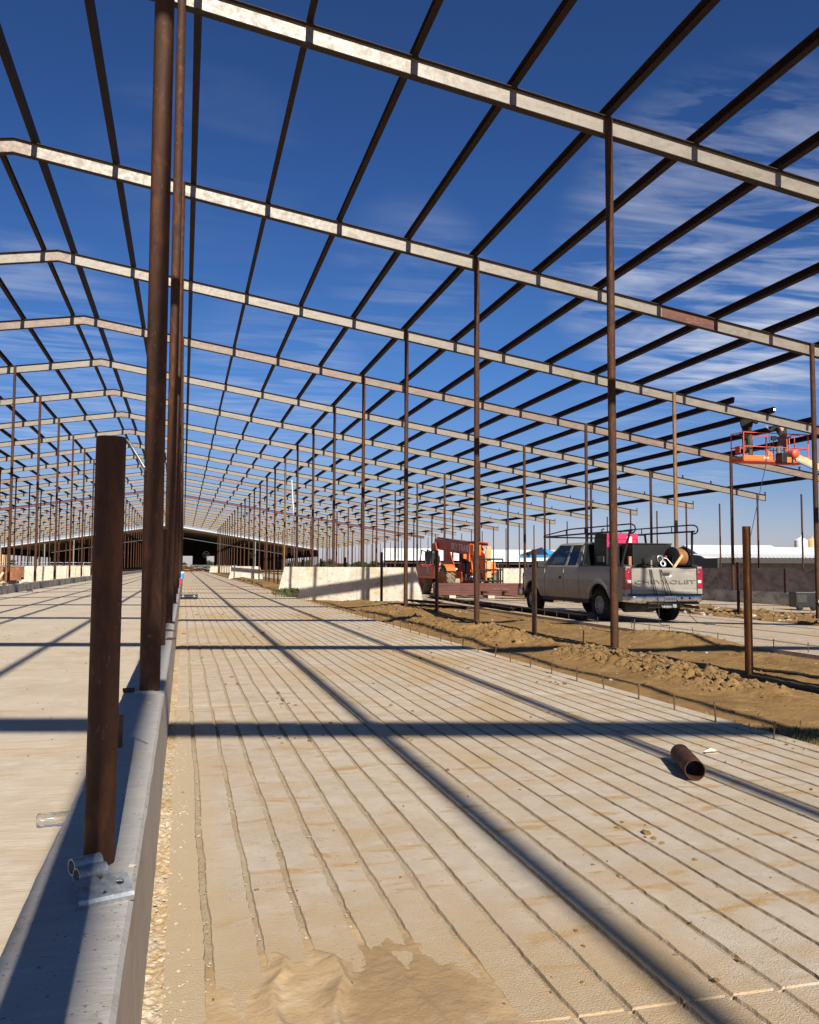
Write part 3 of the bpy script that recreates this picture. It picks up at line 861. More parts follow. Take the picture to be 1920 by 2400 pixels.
def pipe_fence(x0, x1, y, lab, h=1.45, step=2.5, nr=3, m='galv'):
    t = thing('pipe_fence', lab, 'fence', (x0, y, 0))
    x = 0
    while x <= x1 - x0 + .01:
        MB().tube([(x, 0, 0), (x, 0, h)], .05, 7).build('post', M[m], t); x += step
    for k in range(nr):
        MB().tube([(0, 0, h - .06 - k*.36), (x1 - x0, 0, h - .06 - k*.36)], .035, 6).build('rail', M[m], t)
pipe_fence(-38, -9, 124, 'pale pipe fence crossing behind the left columns', 1.75)
pipe_fence(-1.5, 12, 206, 'grey pipe fence across the far end of the alley', 1.5)
def pallets():
    t = thing('lumber_pile', 'rusty brown pile of lumber and forms at the far end of the alley', 'pile', (1.6, 190, 0))
    rnd = random.Random(3); wd = mat('old_lumber', (.22, .12, .06), .9, layers=(((.34, .22, .12), 3, .5, .7),))
    for k in range(34):
        a = rnd.uniform(-.25, .25); l = rnd.uniform(1.2, 2.6); z = rnd.uniform(.05, 1.15); x = rnd.uniform(-2.2, 1.8)
        Mx = Matrix.Translation((x, rnd.uniform(-1, 1), z)) @ Matrix.Rotation(a, 4, 'Y') @ Matrix.Rotation(rnd.uniform(-.5, .5), 4, 'Z')
        MB().box((-l/2, -.08, -.05), (l/2, .08, .05), Mx).build('board', wd, t)
pallets()
MB_ = MB().bbox((-.35, -.25, 0), (.35, .25, .55), .03)
o = MB_.build('storage_bin', M['cladding']); o.location = (-7.25 - .15, 39.0, 0.05); o.scale = (1, 1, 1)
o.location = (-8.3, 38.2, .05); o.scale = (.8, .8, 1.4)
tag(o, 'grey bin standing behind the left kerb beside the first column', 'bin')
def board(loc, rx, l, lab, m):
    t = MB().box((-.05, -.02, 0), (.05, .02, l)).build('leaning_board', m)
    t.location = loc; t.rotation_euler = rx; tag(t, lab, 'board')
board((-8.1, 40.5, .05), (0, .55, .3), 1.15, 'pale board leaning behind the left kerb', M['pebble'])
board((-8.2, 52, .0), (0, .2, .3), 1.7, 'pale strap standing beside a left column before the rusty bunk', M['pebble'])
def rock(loc, s, m, lab, cat, name, seed=1, flat=.6, group=None):
    bm = bmesh.new(); bmesh.ops.create_icosphere(bm, subdivisions=3, radius=1)
    for v in bm.verts:
        n = noise.noise(v.co*1.3 + Vector((seed*7.1, 0, 0)))*.5 + noise.noise(v.co*3.1 + Vector((seed*3.1, 4, 0)))*.22
        v.co = v.co*(1 + n); v.co.z *= flat
    me = bpy.data.meshes.new(name); bm.to_mesh(me); bm.free(); me.materials.append(m)
    o = link(bpy.data.objects.new(name, me)); o.location = loc; o.scale = (s, s, s)
    return tag(o, lab, cat, group)
rock((-7.0, 44.2, .12), .14, M['pebble'], 'white lump lying on the smooth lane near the left kerb', 'lump', 'concrete_lump', 3)
for k, (x, y, s_) in enumerate([(-7.72, 37.5, .16), (-7.75, 39.6, .13), (-7.7, 41.5, .2), (-7.75, 46, .16)]):
    rock((x, y, KZ + .05), s_, M['pebble'], 'pale rubble lump on the left kerb among the columns', 'rubble', 'rubble_lump', 11 + k, .5, 'rubble on the left kerb')
def cone():
    t = thing('lath_marker', 'small striped white marker leaning at the foot of the left kerb', 'marker', (-7.5, 36.6, .05), 0)
    for k in range(5):
        MB().lathe([(.075 - .008*k, .085*k), (.068 - .008*k, .085*k + .05)], None, 10).build('stripe', M['white_roof'], t)
        MB().lathe([(.062 - .008*k, .085*k + .05), (.06 - .008*k, .085*k + .085)], None, 10).build('dark_stripe', M['dark_steel'], t)
cone()

# blue cooler and red can on the near kerb, black tool case on the slab
def cooler():
    t = thing('water_cooler', 'bright blue water cooler with a white lid on the near kerb, far down the line', 'cooler', (-.12, 62, KZ))
    bl = mat('cooler_blue', (.01, .32, .70), .45); wh = M['white_roof']
    MB().lathe([(.16, 0), (.17, .02), (.175, .36), (.17, .38)], None, 18).build('body', bl, t)
    MB().lathe([(.185, .38), (.185, .43), (.12, .47), (0, .48)], None, 18).build('lid', wh, t)
    MB().box((-.03, -.21, .06), (.03, -.16, .1)).build('tap', wh, t)
cooler()
def can():
    t = thing('fuel_can', 'pinkish red can standing on the near kerb behind the columns', 'can', (-.15, 41.4, KZ))
    rd = mat('can_red', (.45, .02, .07), .5)
    MB().bbox((-.08, -.12, 0), (.08, .12, .30), .02).build('body', rd, t)
    MB().tube([(0, -.05, .30), (0, -.05, .345), (0, .05, .345), (0, .05, .30)], .012, 6).build('handle', rd, t)
can()
def toolcase():
    t = thing('tool_case', 'black long tool case lying on the grooved slab beside the near kerb', 'case', (.24, 35.9, 0), -.05)
    MB().bbox((-.34, -.2, .012), (.34, .2, .13), .025).build('case_body', M['black'], t)
    MB().bbox((-.345, -.205, .133), (.345, .205, .20), .025).build('lid', M['black'], t)
    MB().tube([(-.1, -.21, .11), (-.1, -.26, .11), (.1, -.26, .11), (.1, -.21, .11)], .012, 6).build('handle', M['rubber'], t)
    for s in (-1, 1): MB().bbox((s*.22 - .03, -.215, .09), (s*.22 + .03, -.203, .16), .003).build('latch', M['galv'], t)
toolcase()

# white conduit leaning up among the dirt strip columns
o = MB().tube([(0, 0, 0), (.08, .1, 2.2), (.05, .25, 4.6), (-.12, .3, 7.2)], .028, 8).build('plastic_conduit', M['white_roof'])
o.location = (7.05, 57.6, -.1); tag(o, 'tall white plastic conduit standing up beside a column behind the pale walls', 'conduit')

# ------------------------------------------------------------------ near kerb details
def splat(x, y, z, r, lab, seed):
    rnd = random.Random(seed)
    n = 22; vs = [(0, 0, .016)]; 
    for ring, (rr, zz) in enumerate(((.55, .014), (1.0, -.002))):
        for k in range(n):
            a = 2*math.pi*k/n
            q = r*rr*(1 + .35*noise.noise(Vector((math.cos(a)*1.6, math.sin(a)*1.6, seed))))
            vs.append((q*math.cos(a), q*math.sin(a), zz + .008*noise.noise(Vector((math.cos(a)*4, math.sin(a)*4, seed + ring)))))
    fs = [(0, 1 + k, 1 + (k+1) % n) for k in range(n)] + [(1+k, 1+n+k, 1+n+(k+1) % n, 1+(k+1) % n) for k in range(n)]
    o = MB().add(vs, fs).build('mortar_collar', M['pebble'] if seed != 3 else M['kerb']); o.location = (x, y, z)
    return tag(o, lab, 'mortar')
splat(-.225, 6.44, KZ, .105, 'grey mortar collar around the foot of the thick column', 1)
splat(-.225, 13.78, KZ, .11, 'grey mortar collar around the foot of the second kerb column', 2)
for k, (x, y, z, w_, l_, a) in enumerate([(-.355, 6.47, KZ + .002, .04, .09, .1), (-.15, 12.3, KZ, .05, .14, .5), (-.14, 10.9, KZ, .05, .13, -.4)]):
    o = MB().add([(-w_, -l_/2, 0), (w_, -l_/2, 0), (w_, l_/2, 0), (-w_, l_/2, 0), (-w_, l_/2, .02), (w_, l_/2, .02)], [(0,1,2,3),(0,1,5,4),(2,3,4,5),(0,4,3),(1,2,5)]).build('steel_wedge', M['rebar'])
    o.location = (x, y, z); o.rotation_euler = (0, 0, a)
    tag(o, ['rusty shim wedge left of the foot of the thick column', 'thin wedge on the kerb behind the thick column, farther one', 'thin wedge on the kerb behind the thick column, nearer one'][k], 'wedge')
o = MB().tube([(0, 0, -.02), (0, 0, .155)], .0125, 12).build('rebar_dowel', M['rebar']); o.location = (-.285, 4.52, KZ); o.rotation_euler = (0, .03, 0)
tag(o, 'short thick rebar dowel sticking up from the near kerb behind the nearest post', 'dowel')
def bracket():
    t = thing('galvanised_bracket', 'galvanised bracket with two tube sockets lying on the kerb at the nearest post', 'bracket', (-.195, 2.505, KZ + .004), R(20))
    t.scale = (1.12, 1.12, 1.12)
    TLT = Matrix.Translation((0, 0, .012)) @ Matrix.Rotation(R(24), 4, 'X')
    # drilled plate with rolled lips
    bm = bmesh.new()
    L2, W2 = .064, .031
    def ring(cx, n=16, r=.0100): return [(cx + r*math.cos(2*math.pi*k/n), r*math.sin(2*math.pi*k/n)) for k in range(n)]
    pm = MB()
    zt = .022
    for cx in (-.040, .040):
        x0, x1 = (-L2, 0) if cx < 0 else (0, L2)
        n = 16
        inner = ring(cx)
        outer = []
        for (px, py) in inner:
            dx, dy = px - cx, py
            s1 = ((x1 - cx) if dx > 0 else (cx - x0))/max(abs(dx), 1e-6); s2 = W2/max(abs(dy), 1e-6); k_ = min(s1, s2)
            outer.append((cx + dx*k_, dy*k_))
        for zz in (zt, zt - .004):
            pm.add([(p[0], p[1], zz) for p in inner] + [(p[0], p[1], zz) for p in outer], [(k, (k+1) % n, n + (k+1) % n, n + k) for k in range(n)])
        pm.add([(p[0], p[1], zt) for p in inner] + [(p[0], p[1], zt - .004) for p in inner], [(k, (k+1) % n, n + (k+1) % n, n + k) for k in range(n)])
        # corners of the plate beyond the square fan
    pm.v = [tuple(TLT @ Vector(p)) for p in pm.v]
    pm.build('plate', M['galv'], t)
    lip = MB()
    prof = [(-W2, zt), (-W2 - .006, zt - .002), (-W2 - .011, zt - .010), (-W2 - .013, .002), (-W2 - .016, .002), (-W2 - .015, zt - .006), (-W2 - .008, zt + .0005), (-W2, zt + .0015)]
    lip.add([(-L2, y, z) for y, z in prof] + [(L2, y, z) for y, z in prof], [(k, (k+1) % 8, 8 + (k+1) % 8, 8 + k) for k in range(8)] + [tuple(range(8)), tuple(range(15, 7, -1))])
    lip.v = [tuple(TLT @ Vector(p)) for p in lip.v]
    lip.build('front_lip', M['galv'], t)
    for k, (yy, zz, xx) in enumerate(((.056, .040, -.045), (.094, .052, -.048))):
        MB().pipe((xx, yy, zz), (xx + .072, yy + .014, zz), .0195, .0025, 26).build('socket', M['galv'], t)
    MB().add([(.03, W2, zt), (.05, W2 + .01, .02), (.035, .10, .03), (.02, .10, .035), (.02, .03, .03)], [(0,1,2,3,4)]).build('gusset', M['galv'], t)
bracket()
def hook():
    t = thing('galvanised_hook', 'pair of bent shiny rods hooked over the top of the nearest post', 'hook', (-.228, 2.80, KZ + 1.285))
    rv = Vector((math.cos(.2551), -math.sin(.2551), 0)); fv = Vector((math.sin(.2551), math.cos(.2551), 0))
    for k in range(2):
        off = fv*(.012 + .009*k) + Vector((0, 0, -.004 - .0045*k)) 
        pts = []
        for (a, z) in ((.015, -.05), (.02, -.006), (.034, .0035), (.048, -.001), (.060, -.014), (.080, -.045), (.106, -.088)):
            pts.append(rv*a + Vector((0, 0, z)) + off - rv*.002*k)
        MB().tube(pts, .0039, 10).build('rod', M['galv'], t)
hook()
def bottle():
    t = thing('plastic_bottle', 'crushed clear plastic bottle lying against the left side of the near kerb', 'bottle', (-.56, 4.66, .085), R(8))
    pm = bpy.data.materials.new('clear_plastic'); pm.use_nodes = True
    b = pm.node_tree.nodes['Principled BSDF']; b.inputs['Base Color'].default_value = (.85, .88, .9, 1); b.inputs['Roughness'].default_value = .12
    b.inputs['Transmission Weight'].default_value = 1.0; b.inputs['IOR'].default_value = 1.25; b.inputs['Alpha'].default_value = .55
    vs, fs = [], []
    prof = [(.0, -.115), (.022, -.115), (.034, -.108), (.036, -.09), (.033, -.07), (.036, -.05), (.033, -.03), (.036, -.01), (.034, .02), (.036, .05), (.032, .075), (.016, .10), (.013, .115), (.0, .118)]
    n = 20
    for (r_, h_) in prof:
        for k in range(n):
            a = 2*math.pi*k/n
            q = r_*(1 + .14*noise.noise(Vector((math.cos(a)*2, math.sin(a)*2, h_*22))))
            vs.append((h_, q*math.cos(a), q*math.sin(a)*.92))
    for i in range(len(prof)-1):
        for k in range(n): fs.append((i*n+k, i*n+(k+1) % n, (i+1)*n+(k+1) % n, (i+1)*n+k))
    MB().add(vs, fs, True).build('body', pm, t)
    MB().lathe([(0, .118), (.0155, .118), (.0155, .136), (0, .137)], Matrix.Rotation(math.pi/2, 4, 'Y'), 14).build('cap', M['white_roof'], t)
bottle()
for k, (x, y, s_) in enumerate([(-.165, 2.62, .012), (-.20, 5.9, .02), (-.13, 2.75, .010)]):
    rock((x, y, KZ + .002), s_, M['pebble'], ['small flat chip on the kerb right of the bracket', 'small grey chip before the foot of the thick column', 'thin chip near the right edge of the kerb top'][k], 'chip', 'concrete_chip', 20 + k, .3)

# ------------------------------------------------------------------ loose pipe and scraps on the slab
def loose_pipe():
    t = MB().pipe((0, 0, .066), (.18, .46, .066), .064, .0055, 36).build('pipe_offcut', M['column'])
    t.location = (3.13, 4.88, .001)
    tag(t, 'short rusty pipe offcut lying on the grooved slab', 'pipe')
loose_pipe()
o = MB().add([(-.055, -.02, .012), (.05, -.025, .02), (.055, .02, .015), (.01, .028, .03), (-.05, .02, .010)], [(0, 1, 2, 3, 4)]).add([(-.055, -.02, 0), (.05, -.025, .0), (.055, .02, .0), (.01, .028, .0), (-.05, .02, .0)], [(0, 1, 2, 3, 4)])
o = o.build('paper_scrap', mat('cream_paper', (.72, .64, .42), .8)); o.location = (3.70, 5.56, .004); tag(o, 'cream paper scrap lying right of the pipe offcut', 'scrap')

def crumbs(name, lab, pts, m, fl=.55):
    """many tiny lumps nobody could count, one object"""
    mb = MB()
    bm = bmesh.new(); bmesh.ops.create_icosphere(bm, subdivisions=1, radius=1)
    base = [v.co.copy() for v in bm.verts]; faces = [[v.index for v in f.verts] for f in bm.faces]; bm.free()
    for k, (x, y, z, s_) in enumerate(pts):
        sx, sy = random.uniform(.7, 1.5), random.uniform(.7, 1.3); a = random.uniform(0, 6)
        ca, sa = math.cos(a), math.sin(a)
        vs = []
        for v in base:
            w_ = 1 + random.uniform(-.3, .3)
            p = (v.x*sx*w_, v.y*sy*w_, v.z*fl*w_)
            vs.append((x + (p[0]*ca - p[1]*sa)*s_, y + (p[0]*sa + p[1]*ca)*s_, z + p[2]*s_))
        mb.add(vs, faces)
    o = mb.build(name, m); return tag(o, lab, 'rubble', kind='stuff')
rc = random.Random(21)
pts = []
for k in range(330):
    y = 2.5 + 22*rc.random()**1.6; x = rc.uniform(-.0, 4.6)
    s_ = rc.choice([.002, .003, .004, .005, .006, .008, .012, .018])*(.4 + .07*y)
    pts.append((x, y, s_*.25, s_))
for k in range(46):     # clusters seen in the photograph
    cx, cy = rc.choice([(1.0, 8.6), (2.0, 8.3), (3.4, 12.4), (3.9, 10.8), (1.6, 6.6), (.9, 6.9), (3.2, 7.3), (4.2, 9.2), (2.3, 4.0)])
    s_ = rc.uniform(.006, .024); pts.append((cx + rc.gauss(0, .1), cy + rc.gauss(0, .14), s_*.3, s_))
crumbs('dirt_crumbs', 'loose crumbs and clods of brown dirt scattered over the grooved slab', pts, M['clod'])
pts = []
for k in range(420):
    y = .9 + 7*rc.random(); s_ = rc.uniform(.002, .007)
    pts.append((rc.choice([rc.uniform(-.115, -.035), rc.uniform(-.035, .05)]), y, s_*.4, s_))
for k in range(260):    # gravel packed in the first grooves
    y = rc.uniform(1.9, 6); g = rc.choice([.105, .28, .455, .63]); s_ = rc.uniform(.002, .006); pts.append((g + rc.gauss(0, .012), y, -.004, s_))
crumbs('joint_gravel', 'pale gravel crumbs along the foot of the near kerb and in the first grooves', pts, M['pebble'])
pts = []
for k in range(420):
    y = rc.uniform(-6, 1); 
    y = rc.uniform(.6, 20); x = rc.uniform(-7.4, -.5); s_ = rc.uniform(.002, .007)*(.5 + y*.1); pts.append((x, y, .05 + s_*.2, s_))
crumbs('lane_crumbs', 'dark crumbs scattered over the smooth lane at left', pts, M['clod'])
pts = []
def dpt(x, y, s_): pts.append((x, y, dirt_h(x, y, 4.6, 9.5) + s_*.15, s_))
for k in range(1300):
    y = rc.uniform(8.4, 12.8); x = 6.15 + .45*noise.noise(Vector((y*.35, 1, 0))) + rc.gauss(0, .20)
    dpt(x, y, rc.choice([.008, .012, .018, .028, .042])*rc.uniform(.6, 1.2))
for k in range(1100):
    y = rc.uniform(14, 26); x = 5.8 + rc.gauss(0, .4)
    if x > 4.7: dpt(x, y, rc.choice([.008, .012, .018, .026, .04])*rc.uniform(.6, 1.3))
for k in range(1500):
    y = rc.uniform(5, 34); x = rc.uniform(4.8, 9.3); dpt(x, y, rc.uniform(.006, .026))
crumbs('dirt_clods', 'rough clods of dug dirt heaped in the strip beside the grooved slab', pts, M['clod'], .75)
pts = []
for k in range(130):
    y = rc.uniform(5, 34); x = rc.uniform(4.8, 9.3); s_ = rc.choice([.008, .01, .014, .028]); pts.append((x, y, dirt_h(x, y, 4.6, 9.5) + s_*.2, s_))
for k in range(60):
    y = rc.uniform(31.5, 35); x = rc.uniform(8.2, 9.6); s_ = rc.uniform(.02, .06); pts.append((x, y, dirt_h(min(x, 9.4), y, 4.6, 9.5) + s_*.2, s_))
for k in range(160):
    y = rc.uniform(16, 30); x = rc.uniform(15.3, 19.8); s_ = rc.uniform(.015, .09); pts.append((x, y, dirt_h(x, y, 15.1, 20.15) + s_*.2, s_))
crumbs('pale_chips', 'pale chips and bits of rubble lying on the dirt', pts, M['pebble'])
pts = []
for k in range(700):
    y = rc.uniform(15, 34); x = rc.uniform(15.3, 19.9); s_ = rc.choice([.03, .05, .08, .12])*rc.uniform(.5, 1.1); pts.append((x, y, dirt_h(x, y, 15.1, 20.15) + s_*.1, s_))
crumbs('dirt_clods', 'clods of dirt heaped in the strip beyond the pickup', pts, M['clod'], .75)

# sand washed over the slab at the bottom of the picture
def smear():
    x0, x1, y0, y1, st = -.03, 1.25, 1.7, 3.45, .0085
    nx, ny = int((x1-x0)/st), int((y1-y0)/st)
    crests = [([(3.16, .30), (3.05, .355), (2.95, .35), (2.83, .30), (2.68, .285), (2.53, .30), (1.6, .42)], .019, .07),
              ([(3.10, .47), (2.98, .52), (2.83, .525), (2.72, .49), (2.6, .455), (1.6, .50)], .026, .09),
              ([(3.10, .66), (2.95, .71), (2.75, .72), (2.5, .76), (1.6, .95)], .008, .10),
              ([(3.0, .13), (2.8, .16), (2.4, .15), (1.6, .18)], .004, .08)]
    def cx(pl, y):
        if y >= pl[0][0]: return pl[0][1]
        for (ya, xa), (yb, xb) in zip(pl, pl[1:]):
            if y >= yb:
                t_ = (ya - y)/(ya - yb); t_ = t_*t_*(3 - 2*t_); return xa + (xb - xa)*t_
        return pl[-1][1]
    vs = []
    for j in range(ny + 1):
        y = y0 + st*j
        for i in range(nx + 1):
            x = x0 + st*i
            r_ = math.hypot((x - .56)/.50, (y - 2.20)/.86)
            h = .0068*(1 - r_**4) + .0045*noise.noise(Vector((x*4.2, y*2.6, 3))) + .0042*noise.noise(Vector((x*13, y*9, 6)))
            for (pl, amp, w_) in crests:
                e = min(1, max(0, (pl[0][0] - y)/.14))
                d_ = x - cx(pl, y) + .006*noise.noise(Vector((y*14, amp*900, 0)))
                if d_ < 0: g = max(0, 1 + d_/w_)**1.7
                else: g = max(0, 1 - d_/.026)
                h += amp*g*e
            h += .0013*noise.noise(Vector((x*36, y*36, 3))) + .0008*noise.noise(Vector((x*90, y*90, 3)))
            vs.append((x, y, max(h, -.02)))
    n = nx + 1
    fs = [(j*n+i, j*n+i+1, (j+1)*n+i+1, (j+1)*n+i) for j in range(ny) for i in range(nx)
          if max(vs[j*n+i][2], vs[j*n+i+1][2], vs[(j+1)*n+i][2], vs[(j+1)*n+i+1][2]) > -.0195]
    tag(MB().add(vs, fs, True).build('sand_wash', M['sand']), 'brown sand washed in smooth tongues over the slab at the bottom', 'sand', kind='stuff')
smear()

# conduit lying in the trench
pts = []
y = 4.0
while y < 26:
    x = 6.95 + .12*noise.noise(Vector((y*.4, 4, 0))) + .015
    pts.append((x, y, dirt_h(x, y, 4.6, 9.5) + .035 + .03*noise.noise(Vector((y*.8, 2, 2))))); y += .3
tag(MB().tube(pts, .024, 8).build('buried_conduit', M['rubber']), 'dark conduit half buried in a trench along the dirt strip columns', 'conduit')
pts = []
y = 5.0
while y < 10.5:
    x = 7.35 + .2*math.sin(y*.9) + .05*(10.5 - y); pts.append((x, y, dirt_h(x, y, 4.6, 9.5) + .02)); y += .25
tag(MB().tube(pts, .022, 8).build('loose_hose', M['rubber']), 'loose dark hose curling over the dirt at the right edge', 'hose')

# weeds
def weeds(name, lab, spots, n, seed, hgt=.16):
    rnd = random.Random(seed); mb = MB()
    for (cx, cy, cz, sp) in spots:
        for k in range(n):
            x, y = cx + rnd.gauss(0, sp), cy + rnd.gauss(0, sp*.8)
            a = rnd.uniform(0, 6.28); l = rnd.uniform(.4, 1.2)*hgt; lean = rnd.uniform(.1, .9)
            d = Vector((math.cos(a), math.sin(a), 0)); s_ = Vector((-d.y, d.x, 0))*rnd.uniform(.006, .016)*(hgt/.14)
            p0 = Vector((x, y, cz)); p1 = p0 + d*l*lean*.4 + Vector((0, 0, l*.7)); p2 = p0 + d*l*lean + Vector((0, 0, l))
            mb.add([p0, p1 - s_, p2, p1 + s_], [(0, 1, 2, 3)])
    tag(mb.build(name, M['green']), lab, 'weeds', kind='stuff')
weeds('green_weeds', 'green weeds growing at the slab edge under the closest stakes', [(4.9, 5.7, -.05, .22), (5.3, 5.2, -.05, .25), (4.8, 6.2, -.05, .2)], 170, 4, .065)
weeds('green_weeds', 'green weeds in the nook between the two slanted walls', [(4.9, 38.0, -.06, .35), (5.3, 40.2, -.06, .5), (5.0, 42.0, -.06, .4)], 360, 5, .32)

def generator():
    t = thing('generator', 'black boxy generator standing on the slab before the low kerb at the right edge', 'generator', (21.9, 27.1, gz(21.9)), R(-15))
    MB().bbox((-.35, -.3, .12), (.45, .3, .68), .03).build('housing', M['black'], t)
    MB().bbox((-.30, -.312, .30), (.05, -.302, .58), .004).build('panel', M['dark_steel'], t)
    for x in (-.2, .3): MB().lathe([(0, -.05), (.11, -.05), (.12, 0), (.11, .05), (0, .05)], Matrix.Translation((x, -.26, .12)) @ Matrix.Rotation(math.pi/2, 4, 'X'), 16).build('wheel', M['rubber'], t)
    MB().tube([(.45, -.2, .6), (.62, -.2, .72), (.62, .2, .72), (.45, .2, .6)], .016, 7).build('handle', M['galv'], t)
generator()
rag = rock((17.70, 21.05, .34), .11, M['white_roof'], 'white rag tied round the foot of the tall column at the right edge', 'rag', 'white_rag', 31, 1.1)
rag.scale = (.10, .10, .13)
# ------------------------------------------------------------------ pickup truck (origin: ground under the rear bumper, y forward)
M['truck'] = mat('pewter_paint', (.29, .268, .232), .38, .12, layers=(((.25, .23, .195), 1.5, .45, .75), ((.34, .315, .275), 5, .55, .8), ((.20, .155, .10), 3, .60, .80)), coat=.2, rvar=.08, spec=.4)
M['chrome'] = mat('scuffed_chrome', (.62, .61, .58), .25, .9, layers=(((.35, .31, .26), 5, .52, .7), ((.20, .15, .11), 11, .64, .78)), rvar=.12, bump=.1, bscale=12)
M['glass'] = mat('dark_tinted_glass', (.008, .011, .010), .12, 0, spec=.3)
M['glass_light'] = mat('greenish_glass', (.055, .085, .065), .12, 0, layers=(((.012, .018, .015), 2.2, .46, .54, (1, 1, 2)),), spec=.3)
M['red_lens'] = mat('red_lens', (.32, .006, .03), .2, 0, layers=(((.18, .004, .02), 14, .5, .6),), spec=.7, coat=.6)
M['clear_lens'] = mat('clear_lens', (.72, .62, .60), .2, 0, spec=.7)
M['letter_edge'] = mat('letter_edge_paint', (.17, .148, .118), .6)
M['trim'] = mat('black_plastic_trim', (.02, .02, .02), .6, 0)
M['pink'] = mat('magenta_red_panel', (.46, .018, .085), .5, 0, layers=(((.45, .02, .09), 3, .5, .75),))
M['hose'] = mat('orange_brown_hose', (.30, .125, .04), .6, 0, layers=(((.18, .07, .025), 12, .5, .7),))
M['rim'] = mat('dull_steel_rim', (.42, .39, .34), .5, .4, layers=(((.22, .18, .14), 9, .5, .7),))
M['white'] = mat('white_plate', (.75, .74, .70), .6)
TRUCK = thing('pickup_truck', 'pewter extended cab pickup with a dented tailgate and a black ladder rack', 'truck', (11.20, 18.62, -.012), R(1.0))
TRUCK.scale = (1.06, 1.115, 1.045)
TMX = Matrix.Translation((11.20, 18.62, -.012)) @ Matrix.Rotation(R(1.0), 4, 'Z') @ Matrix.Diagonal((1.06, 1.115, 1.045, 1))
RA, FA = 1.22, 4.95
def arch(y, z0):
    for a in (RA, FA):
        d = abs(y - a)
        if d < .50: z0 = max(z0, .40 + math.sqrt(.25 - d*d))
    return z0
def top_z(y):
    if y < 2.22: return 1.315
    if y < 4.3: return 1.30
    t_ = (y - 4.3)/1.4
    return 1.30 - .04*t_ - .14*max(0, t_ - .55)
def half_w(y, z):
    w_ = .985 - .022*((z - .90)/.4)**2
    if z < .62: w_ -= .03*(.62 - z)/.12
    # flared arch lips
    for a in (RA, FA):
        d = math.hypot(y - a, z - .40)
        if .49 < d < .60: w_ += .018*(1 - abs(d - .52)/.09) if abs(d - .52) < .09 else 0
    w_ += .006*math.exp(-((z - .98)/.04)**2)           # crease
    if y > 5.1: w_ -= .10*((y - 5.1)/.62)**2
    if y < .16: w_ -= .02*(.16 - y)/.16
    return w_
def body_side(s, ya, yb, name, m=None, inset=0.0):
    ys_ = []
    y = ya
    while y < yb - 1e-6: ys_.append(y); y += .03
    ys_.append(yb)
    nz = 16
    vs = []
    for y in ys_:
        zb, zt = arch(y, .50), top_z(y)
        for k in range(nz + 1):
            z = zb + (zt - zb)*k/nz
            vs.append((s*(half_w(y, z) - inset), y, z))
        vs.append((s*(half_w(y, zt) - .05), y, zt + .006))
        vs.append((s*(half_w(y, zb) - .09), y, zb + .01))
    n = nz + 3
    fs = []
    for j in range(len(ys_) - 1):
        for k in range(nz + 1): fs.append((j*n+k, j*n+k+1, (j+1)*n+k+1, (j+1)*n+k))
        fs.append((j*n+nz+2, j*n, (j+1)*n, (j+1)*n+nz+2))
    o = MB().add(vs, fs, True).build(name, m or M['truck'], TRUCK)
    me = o.data
    md = o.modifiers.new('es', 'EDGE_SPLIT'); md.split_angle = R(35)
    return o
